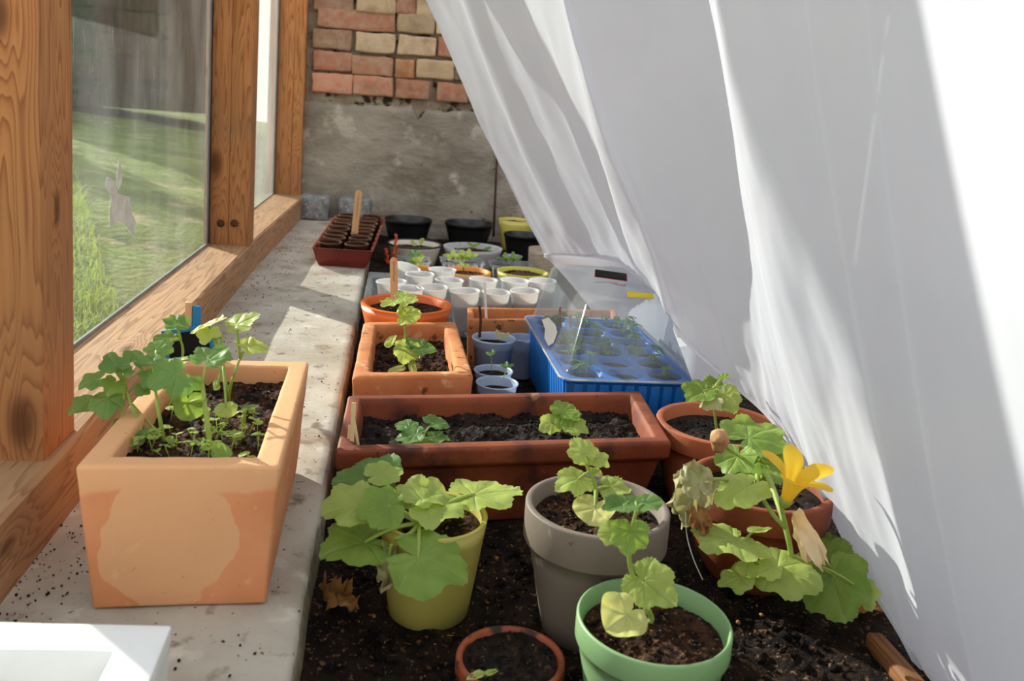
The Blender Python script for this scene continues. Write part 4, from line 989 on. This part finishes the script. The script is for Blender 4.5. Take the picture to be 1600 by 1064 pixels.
plant(t, 'squash_plant', [([b0, atY(1195, 742, .855), a1, a2, a3, a4], .0036, .0026), ([a2, atY(1205, 800, .785), atY(1187, 768, .80), atY(1182, 742, .83)], .0024, .0018), ([a3, d1, atY(1172, 908, .755), atY(1160, 905, .755)], .0022, .0016), ([d1, atY(1180, 875, .765), c1], .002, .0015), ([a2, atY(1222, 790, .79), atY(1228, 776, .79)], .0022, .0024)], [
    lf(1183, 678, .93, 92, 25, 'squash', 'leaf', frm=b0, face=.25), lf(1206, 722, .90, 96, -20, 'squash', 'leaf', frm=b0, face=.35), lf(1148, 722, .89, 60, 245, 'squash', 'leaf', frm=b0, face=.5, rumple=.15), lf(1154, 767, .80, 82, 205, 'squash', 'leaf_light', frm=atY(1185, 760, .82), face=.3, droop=.3),
    lf(1085, 745, .80, 60, 110, 'squash', 'leaf_wilt', frm=atY(1140, 752, .82), face=.8, crumple=.2, pet=.0018), lf(1079, 778, .81, 94, 250, 'squash', 'leaf_wilt', frm=atY(1110, 752, .80), face=.85, crumple=.24), lf(1095, 815, .785, 44, 290, 'squash', 'dry', face=.85, crumple=.3),
    lf(1136, 846, .765, 104, 195, 'squash', 'leaf_light', frm=c1, face=-.05, droop=.25), lf(1186, 829, .785, 44, 10, 'oval', 'leaf_light', frm=c1, face=.1), lf(1148, 906, .745, 50, 200, 'squash', 'leaf_light', frm=d1, face=.3, rumple=.12), lf(1168, 886, .75, 32, 80, 'squash', 'leaf_light', frm=d1, face=.6),
    lf(1234, 894, .75, 98, -15, 'squash', 'leaf_light', frm=d1, face=.08, droop=.3), lf(1200, 888, .745, 36, 200, 'squash', 'leaf_light', frm=d1, face=.4, droop=.2), lf(1306, 920, .775, 100, 285, 'squash', 'leaf', frm=a3, face=.7), lf(1288, 868, .84, 92, 70, 'squash', 'leaf', frm=a3, face=.6), lf(1262, 880, .82, 70, 240, 'squash', 'leaf', frm=a3, face=.45), lf(1306, 868, .81, 64, 60, 'squash', 'leaf', frm=a3, face=.7), lf(1275, 915, .80, 60, 250, 'squash', 'leaf', frm=a3, face=.4), lf(1350, 930, .765, 44, 300, 'squash', 'leaf_light', frm=a3, face=.7)])
sp_ = [p_ for p_ in SQ.children if p_.name.startswith('squash_plant')][0]
def flower(base, axis, L, R0, m, name, lab, openf=1.0, seed=1):
    """a five-lobed trumpet with its green calyx"""
    ax = V(axis).normalized(); s = ax.orthogonal().normalized(); u = ax.cross(s); bm = bmesh.new(); n, nr = 60, 14; prev = None; rr = random.Random(seed)
    for k in range(nr+1):
        t_ = k/nr; ring = []
        for i in range(n):
            a = 2*math.pi*i/n; lobe = 1-abs(2*((a*5/(2*math.pi)) % 1)-1)**1.5
            ext = t_ if t_ < .5 else .5+(t_-.5)*(.3+1.0*lobe)
            r = R0*(.16+.42*ext+openf*.75*max(0, ext-.4)**1.4*1.6); wv = .05*math.sin(7*a+seed)*t_*R0
            ring.append(bm.verts.new(s*math.cos(a)*(r+wv)+u*math.sin(a)*(r+wv)+ax*L*(ext*(1-.25*openf*max(0, ext-.6)*2))))
        if prev:
            for i in range(n): bm.faces.new((prev[i], prev[(i+1) % n], ring[(i+1) % n], ring[i]))
        prev = ring
    if seed == 2: jitter(bm, L*.07, 110)
    o = obj(name, bm, m, sp_, True, V(base)-SQ.location); o['label'] = lab
    return o
fb = atY(1226, 786, .79)
flower(fb, UP*.8+RT*.2-FW*.35, .056, .027, 'flower', 'blossom', 'open yellow squash blossom', 1.0, 1)
ca = bmesh.new(); pr = None
for k, (r, z) in enumerate(((.002, -.004), (.0055, 0), (.0062, .004), (.0052, .007))):
    pass
o = obj('calyx', lathe([(0, -.006), (.0035, -.005), (.0062, 0), (.0068, .005), (.0058, .007)], 20), 'stem', sp_, True, fb-SQ.location); o.rotation_euler = (UP*.75+RT*.18-FW*.45).to_track_quat('Z', 'Y').to_euler()
flower(atY(1243, 798, .782), -UP*.9+RT*.35-FW*.1, .050, .030, 'flower_pale', 'faded_blossom', 'limp faded cream blossom', -.35, 2)
bm = bmesh.new(); bmesh.ops.create_icosphere(bm, subdivisions=3, radius=.011); jitter(bm, .004, 120)
o = obj('dry_bud', bm, 'bud_dry', sp_, True, atY(1125, 688, .885)-SQ.location); o['label'] = 'shrivelled brown bud'; o.scale = (1, .9, 1.2)
bm = tube(curve([atY(1160, 716, .89)-SQ.location, atY(1145, 705, .888)-SQ.location, atY(1130, 694, .886)-SQ.location]), .002, .002, 8); obj('bud_stalk', bm, 'stem', sp_)

# yellow-olive pot with the big-leaved plant
LS[0] = 3000
p = atY(678, 803, .825)
t = pot('flower_pot', 'olive yellow glazed pot with a broad-leaved squash seedling, front of the trough', 'pot', p.x, p.y, BED-.004, .0545, p.z-BED+.004, .041, 'olive', soil=p.z-BED-.008, wall=.0055, amp=.006, ncr=120, sm='soil')
cr = atY(655, 818, .80)
b0 = V((p.x-.015, p.y-.005, p.z-.012))
plant(t, 'squash_plant', [([b0, cr], .0036, .0034), ([cr, atY(640, 835, .785), atY(616, 842, .78)], .003, .0022)], [
    lf(572, 748, .86, 98, 175, 'squash', 'leaf_cool', frm=cr, face=.35, droop=.25, pet=.0022), lf(603, 740, .855, 58, 15, 'squash', 'leaf_light', face=.2, frm=cr, pet=0), lf(547, 792, .80, 92, 185, 'squash', 'leaf_light', frm=cr, face=.35, pet=.002),
    lf(592, 793, .785, 70, 190, 'squash', 'leaf', frm=cr, face=.35, pet=.0018), lf(551, 851, .78, 100, 190, 'squash', 'leaf', frm=cr, face=.3, droop=.25, pet=.0022), lf(650, 778, .82, 70, 200, 'squash', 'leaf_light', frm=cr, face=.25, pet=.002), lf(684, 785, .815, 100, 10, 'squash', 'leaf_light', frm=cr, face=.12, pet=.002), lf(762, 771, .84, 108, 5, 'squash', 'leaf_light', frm=cr, face=-.25, droop=.06, pet=.0024),
    lf(676, 877, .745, 118, -15, 'squash', 'leaf', frm=cr, face=.26, droop=.3, pet=.0022), lf(606, 890, .765, 66, 265, 'cucumber', 'leaf_wilt', frm=atY(612, 850, .77), face=.8, crumple=.33, pet=.0016), lf(668, 808, .81, 22, 60, 'squash', 'leaf_light', frm=cr, face=.4)])
# grey pot
LS[0] = 4000
p = atY(934, 787, .79)
t = pot('flower_pot', 'tall grey stoneware pot with a wide rim, beside the olive yellow pot', 'pot', p.x, p.y, BED-.004, .0715, p.z-BED+.004, .046, 'greystone', soil=p.z-BED-.012, wall=.007, lip=(.037, .0055), amp=.005, ncr=220)
a = V((p.x-.004, p.y-.006, p.z-.015)); k1 = atY(931, 765, .782); k2 = atY(921, 738, .784); k3 = atY(912, 712, .786)
plant(t, 'cucumber_plant', [([a, k1, k2, k3], .0026, .0016)], [lf(908, 702, .785, 46, 125, m='leaf_light', frm=k3, face=.5), lf(937, 720, .785, 36, -25, m='leaf_light', frm=k3, face=.4), lf(895, 751, .775, 56, 195, m='leaf_light', frm=k2, face=.25, droop=.3), lf(962, 762, .785, 48, -8, m='leaf_light', frm=k1, face=.3), lf(933, 738, .785, 22, 0, m='leaf_light', frm=k2, face=.3), lf(926, 803, .755, 60, 250, 'round', 'leaf_pale', frm=k1, face=.45, rumple=.12)])
# green pot
p = atY(1022, 965, .66)
t = pot('flower_pot', 'light green plastic pot with a leggy cucumber at the very front of the bed', 'pot', p.x, p.y, BED, .0662, p.z-BED, .050, 'green', soil=p.z-BED-.017, wall=.0035, lip=(.022, .0025), amp=.007, ncr=220, n=72)
a = atY(1017, 962, .66); k1 = atY(998, 922, .655); k2 = atY(984, 880, .65); k3 = atY(986, 835, .652); k4 = atY(995, 795, .656)
plant(t, 'cucumber_plant', [([a+V((0, 0, -.006)), a, k1, k2, k3, k4], .0027, .0015)], [lf(983, 842, .64, 58, 265, m='leaf', frm=k3, face=.65), lf(1020, 917, .645, 82, -35, m='leaf_light', frm=k2, face=.6, droop=.2), lf(950, 832, .655, 40, 190, m='leaf_light', frm=k3, face=.35), lf(965, 791, .65, 54, 190, m='leaf_cool', frm=k4, face=.2), lf(1013, 786, .66, 44, 10, m='leaf_cool', frm=k4, face=.2), lf(993, 781, .665, 26, 95, m='leaf_cool', frm=k4, face=.3), lf(968, 968, .625, 72, 215, 'round', 'leaf_pale', frm=a, face=.6, rumple=.15, cup=.3)])
# small terracotta pot at the bottom edge
p = atY(798, 1026, .70)
t = pot('flower_pot', 'small rusty terracotta pot brimming with soil, lowest in view', 'pot', p.x, p.y, BED-.012, .0490, p.z-BED+.012, .036, 'terra_rust', soil=p.z-BED+.012-.004, wall=.006, sm='soil_damp', amp=.006, ncr=160, lip=(.016, .002))
a = atY(760, 1052, .665)
plant(t, 'withered_seedling', [([a, atY(775, 1046, .66)], .001, .0008)], [lf(744, 1055, .662, 30, 200, 'oval', 'leaf_pale', face=.3, frm=a), lf(768, 1050, .662, 24, 20, 'oval', 'leaf_light', face=.3, frm=a), lf(735, 1056, .662, 20, 160, 'oval', 'dry', face=.3, frm=a)])
# dead leaf on the soil
c = atZ(534, 942, BED+.013)
bm = leaf_bm(.036, 'cucumber', 77, .5, .3, .2, .25, 84, 10, .3); jitter(bm, .003, 70)
o = tag(obj('fallen_leaf', bm, 'dry', None, True, c), 'crumpled brown dead leaf on the dark soil beside the ledge', 'leaf'); o.rotation_euler = (.25, -.1, 2.2)
bm = leaf_bm(.028, 'cucumber', 78, .4, .3, .35, .25, 60, 8); jitter(bm, .003, 70)
o = tag(obj('fallen_leaf', bm, 'dry', None, True, atZ(1374, 955, BED+.01)), 'brown dead leaf on the soil under the squash by the film', 'leaf'); o.rotation_euler = (.4, .3, 2)
# edging board on the right of the bed
bm = box_bm(-.009, .009, -.26, 0, 0, .034, .004, 6, .002); o = tag(obj('edging_board', bm, 'board', None, True, (.506, .752, BED-.020)), 'brown wooden edging board along the bed under the plastic film', 'board')

# ================================================================== THE BACK OF THE BED
LS[0] = 5000
def hp(px, py, Y): return atY(px, py, Y)
def bpot(label, px, py, w, Y, m, name='flower_pot', cat='pot', taper=.72, soil=.8, **kw):
    p = atY(px, py, Y); r = w/2*depth(p)/F_PX; h = p.z-BED
    return pot(name, label, cat, p.x, p.y, BED, r, h, r*taper, m, soil=None if soil is None else h*soil, **kw)
t = bpot('large black plastic pot by the back wall next to the peat pot tray', 638, 341, 75, 3.14, 'black', soil=.75, sm='soil_damp', group='black pots by the wall', taper=.74, wall=.003, lip=(.012, .002))
t = bpot('black plastic pot at the middle of the back wall beside the rusty rod', 733, 347, 76, 3.12, 'black', soil=.5, sm='soil_damp', group='black pots by the wall', wall=.003, lip=(.012, .002))
t = bpot('black plastic pot in front of the pale yellow pot by the film', 817, 365, 60, 2.93, 'black', soil=.5, sm='soil_damp', group='black pots by the wall', wall=.003, lip=(.010, .002))
t = bpot('tall pale yellow pot in the back corner behind a black pot', 806, 343, 54, 3.12, 'yellow_pale', soil=.9)
t = bpot('cream enamel pot with a dark blue rim near the back wall', 648, 381, 83, 2.74, 'enamel', soil=.75, taper=.8, wall=.004)
pe = atY(648, 381, 2.74); re = 41.5*depth(pe)/F_PX
obj('rim_band', lathe([(re-.001, pe.z-BED-.003), (re+.0022, pe.z-BED-.002), (re+.003, pe.z-BED+.001), (re+.001, pe.z-BED+.003), (re-.004, pe.z-BED+.002)], 56), 'enamel_rim', t)['label'] = 'dark blue rim'
plant(t, 'seedling', [([atY(655, 388, 2.74), atY(657, 378, 2.74)], .0012, .001)], [lf(659, 376, 2.73, 16, 70, 'oval', 'leaf_light', face=.5), lf(646, 380, 2.73, 14, 130, 'oval', 'leaf_light', face=.5)])
t = bpot('wide pale grey concrete bowl near the back wall', 739, 386, 93, 2.74, 'greyconc', name='concrete_bowl', cat='pot', soil=.72, taper=.8, wall=.010)
plant(t, 'seedling', [([atY(738, 390, 2.74), atY(739, 382, 2.74)], .0012, .001)], [lf(735, 382, 2.73, 14, 140, 'oval', 'leaf', face=.4), lf(744, 383, 2.73, 16, 20, 'oval', 'leaf', face=.4), lf(762, 388, 2.72, 14, 20, 'oval', 'leaf_cool', face=.3)])
t = bpot('beige ribbed pot beside the edge of the plastic film', 851, 388, 50, 2.62, 'beige', soil=None, taper=.95)
# punnets
def punnet(label, px, py, w, Y, ln, seed):
    p = atY(px, py, Y); hw = w/2*depth(p)/F_PX; hl = ln/2; h = p.z-BED
    t = thing('fruit_punnet', label, 'punnet', (p.x, p.y, BED), 'clear fruit punnets of seedlings')
    q = [(-hw, -hl), (hw, -hl), (hw, hl), (-hw, hl)]
    obj('punnet_shell', loops_box(q, [(.012, 0), (.002, h-.006), (-.002, h-.005), (-.002, h), (.003, h), (.0135, .003)], .004, 0, 0), 'clear_tub', t)
    bm = bmesh.new()
    for k in range(9):
        x = -hw+hw*2*(k+.5)/9
        b = box_bm(x-.0016, x+.0016, -hl-.001, -hl+.003, .002, h-.006, 0)
        for v in b.verts: v.co.y += .012*(1-v.co.z/h); v.co.x *= (1-.1*(1-v.co.z/h))
        me = bpy.data.meshes.new('t'); b.to_mesh(me); b.free(); bm.from_mesh(me); bpy.data.meshes.remove(me)
    obj('punnet_ribs', bm, 'cup', t)
    obj('soil', soil_quad([(x*.93, y*.93) for x, y in q], h-.016, .004, seed, 20, 20, 40), 'soil_damp', t)
    return t
tp = punnet('clear fruit punnet with a curled seedling in front of the enamel pot', 643, 404, 58, 2.5, .09, 1)
a = atY(650, 408, 2.47)
plant(tp, 'seedling', [([a, atY(650, 398, 2.46)], .001, .001)], [lf(646, 396, 2.46, 20, 130, 'lobed', 'leaf_cool', face=.4, frm=a), lf(655, 402, 2.44, 22, 10, 'round', 'leaf_light', face=.3, frm=a), lf(643, 409, 2.44, 16, 220, 'oval', 'leaf_cool', face=.4, frm=a)])
tp = punnet('clear ribbed fruit punnet with pale green lettuce seedlings before the concrete bowl', 722, 406, 66, 2.5, .09, 2)
for cx in (708, 722, 733):
    a = atY(cx, 406, 2.49); plant(tp, 'lettuce_seedling', [([a, atY(cx, 400, 2.49)], .001, .001)], [lf(cx+dx, 400-dy, 2.48, 18, an, 'oval', 'leaf_light', face=.45, frm=a) for dx, dy, an in ((-7, 0, 160), (7, 1, 25), (0, 5, 95), (-3, -2, 220))])
tp = punnet('clear fruit punnet with small green seedlings behind the lime pot', 797, 411, 66, 2.5, .09, 3)
for cx in (790, 802):
    a = atY(cx, 409, 2.5); plant(tp, 'lettuce_seedling', [([a, atY(cx, 404, 2.5)], .001, .001)], [lf(cx+dx, 404-dy, 2.49, 16, an, 'oval', 'leaf', face=.45, frm=a) for dx, dy, an in ((-7, 0, 160), (7, 1, 25), (0, 5, 95))])
p = atY(822, 404, 2.64); cup('lilac plastic cup behind the lime pot', .378, 2.63, .0, .032, .06, 'lilac', .7, name='lilac_cup', group='odd cups')
# amber and lime pots
t = bpot('amber yellow pot partly behind the tilted white cup', 650, 420, 66, 2.33, 'amber', soil=.82, sm='soil', wall=.007)
a = atY(641, 420, 2.33)
plant(t, 'seedling', [([a, atY(643, 411, 2.32)], .001, .001)], [lf(640, 410, 2.31, 14, 150, 'round', 'leaf_cool', face=.5, frm=a), lf(656, 408, 2.31, 18, 10, 'round', 'leaf_light', face=.3, frm=a)])
t = bpot('amber orange pot with a ridged rim in front of the lettuce punnet', 729, 423, 77, 2.33, 'amber', soil=.82, sm='soil', wall=.008, lip=(.016, .006))
a = atY(724, 422, 2.31)
plant(t, 'seedling', [([a, atY(725, 413, 2.30)], .001, .001)], [lf(721, 413, 2.3, 16, 120, 'oval', 'leaf_light', face=.4, frm=a), lf(729, 416, 2.3, 16, 20, 'oval', 'leaf_light', face=.4, frm=a)])
t = bpot('lime green yellow pot behind the white cups beside the dome', 817, 424, 81, 2.32, 'lime', soil=.85, sm='soil', wall=.006)
# orange dry stalks by the enamel pot
for i, (x0, y0, x1, y1, r) in enumerate([(617, 408, 619, 366, .0055), (606, 412, 603, 388, .006)]):
    pts = [atY(x0+(x1-x0)*k/8, y0+(y1-y0)*k/8, 2.42)+V((.003*math.sin(k*2.2), 0, 0)) for k in range(9)]
    bm = tube(pts, r, r*.5, 7); tube([q_+V((.006*math.sin(k*1.7+1), .003, 0)) for k, q_ in enumerate(pts)], r*.5, r*.3, 6, bm); jitter(bm, .002, 150)
    tag(obj('dry_stalk', bm, 'rust_stalk'), ('tall' if i == 0 else 'short')+' rusty orange dried stalk beside the enamel pot', 'stalk', 'orange dried stalks')
# clear tub of white cups
t = thing('storage_tub', 'hazy clear plastic tub that holds the white cups', 'tub', (.2, 2.03, BED)); q = toloc([(-.048, 1.865), (.425, 1.865), (.435, 2.215), (-.045, 2.215)], t)
obj('tub_shell', loops_box(q, [(.012, 0), (.002, .066), (-.004, .067), (-.004, .070), (.004, .070), (.014, .004)], .004, 0, 0), 'clear_tub', t)
CUPS = [(614, 443, 54, 'white cup at the left end of the tub behind the orange pot'), (657, 432, 48, 'white cup touching the amber yellow pot'), (676, 452, 60, 'wide white cup right behind the orange pot'), (700, 438, 46, 'white cup of dark crumbly soil at the middle of the tub'), (729, 455, 50, 'white cup in the front row left of the white label'), (753, 440, 46, 'white cup before the ridged amber pot, second row'),
        (774, 456, 46, 'white cup in the front row right of the white label'), (803, 440, 46, 'white cup in front of the lime pot, second row'), (822, 456, 47, 'white cup in the front row next to the clear dome'), (849, 441, 44, 'white cup half hidden by the corner of the dome'), (691, 423, 44, 'white cup in the last row before the ridged amber pot'), (640, 452, 44, 'white cup half hidden by the rim of the orange pot')]
for i, (px, py, wd, lab) in enumerate(CUPS):
    p = atZ(px, py, .036); r = wd/2*depth(p)/F_PX; r = min(r, .0355)
    cup(lab, p.x, p.y, .040+R_.uniform(-.003, .003), r, .088, 'cup', R_.uniform(.5, .8), (R_.uniform(-.05, .05), R_.uniform(-.05, .05), 0), group='white cups in the tub', sm='soil')
p = atY(622, 424, 2.13); cup('tilted white cup sticking up behind the others', p.x, p.y, .05, .036, .098, 'cup', .5, (.12, .22, 0), group='white cups in the tub')
# rod and twine
pts = [(.392, 3.255, -.06), (.394, 3.262, .25), (.396, 3.27, .7)]
p0 = atY(771, 370, 3.25); p1 = atY(775, 280, 3.27)
tag(obj('iron_rod', tube([p0, p1, p1+(p1-p0)*1.6], .0045, .0045, 10), 'rust'), 'thin rusty rod leaning on the back wall beside the black pot', 'rod')
a = [W(480, -30), W(490, 20), W(500, 66), W(512, 40), W(520, 20)]
tag(obj('twine', tube(curve([V((x, WY-.012, z)) for x, z in a]), .0022, .0018, 6), 'twine'), 'short pale twine hanging from the brick wall', 'string')

# ================================================================== THE PLASTIC FILM
hem_px = [atY(850, 398, 1.95), V((.395, 1.80, .150)), V((.432, 1.62, .178)), atZ(1002, 434, .186), atZ(1036, 474, .187), atY(1064, 522, 1.165), atY(1140, 592, 1.11), atY(1196, 642, 1.06), atY(1250, 712, .985), atY(1300, 800, .885), atY(1341, 882, .815), atY(1400, 975, .757), atY(1452, 1066, .70), V((.534, .62, -.058)), V((.492, .52, -.06)), V((.470, .45, -.06)), V((.455, .37, -.06)), V((.44, .25, -.06)), V((.42, 0, -.06)), V((.40, -.3, -.06))]
hem = curve(hem_px, 14)
NU, NV = len(hem)-1, 130
acc = [0]
for a, b in zip(hem, hem[1:]): acc.append(acc[-1]+(b-a).length)
bm = bmesh.new(); g = []
def ridge(s, w): return math.exp(-(s/w)**2)
def smooth(a, b, x): t = max(0, min(1, (x-a)/(b-a))); return t*t*(3-2*t)
FOLDS = [(.10, .03, .020), (.20, .04, -.014), (.33, .035, .022), (.43, .025, -.012), (.52, .035, .018), (.60, .022, -.012), (.70, .03, .012), (.82, .05, .008), (.95, .06, -.008)]
NF = 16
for i in range(NU+1):
    h = hem[i]; u = acc[i]; row = []
    k = .36+.24*smooth(1.0, 1.6, h.y)
    fl = smooth(1.165, 1.2, h.y)*(1-smooth(1.86, 1.945, h.y))
    for j in range(NF):                                               # the part that hangs down behind the propagator
        t_ = 1-j/NF; dz = (h.z+.05)*fl*t_*t_; x = h.x+(max(h.x+.05, .515)-h.x)*math.sin(min(1, t_*1.8)*math.pi/2)*fl
        row.append(bm.verts.new((x+.004*fl*noise.noise(V((u*12, t_*3, 0))), h.y, h.z-dz-.0004*(NF-j))))
    for j in range(NV+1):
        v = j/NV; s = 1.25*v**1.15
        p = V((h.x-(k*s-.08*s*s), h.y+.05*s*smooth(.3, .8, h.y), h.z+s))
        nrm = V((-.86, -.05, -.5)); q = u-.10*s; f = 0
        e_ = smooth(0, .06, s)
        for (c, w_, am) in FOLDS: f += am*ridge(q-c*2.2+.05*math.sin(s*3+c*9), w_*1.5)*(.35+.65*min(1, s/.25))*e_
        far = smooth(.5, .9, h.y)
        f += (.012*noise.noise(V((q*3.1, s*.8, 2)))+.008*noise.noise(V((q*9, s*1.6, 5))))*(.4+.6*far)*e_
        f += (.0065*noise.noise(V((q*26+s*6, s*5, 1)))+.0034*noise.noise(V((q*60+s*20, s*22, 8))))*(.16+.84*math.exp(-s/.22))*far
        f += .0035*abs(noise.noise(V((q*14-s*5, s*2.2, 12))))*far*e_
        row.append(bm.verts.new(p+nrm*f))
    g.append(row)
for a, b in zip(g, g[1:]):
    for j in range(len(a)-1): bm.faces.new((a[j], a[j+1], b[j+1], b[j]))
film = tag(obj('plastic_film', bm, 'film'), 'milky white plastic film draped down the right side of the bed', 'film')
tag(obj('pale_thread', tube(curve([atY(1071, 800, .80), atY(1073, 835, .797), atY(1083, 872, .79), atY(1098, 906, .785)]), .0005, .0005, 5), 'white_label'), 'thin pale thread curving down in front of the squash pot', 'thread')
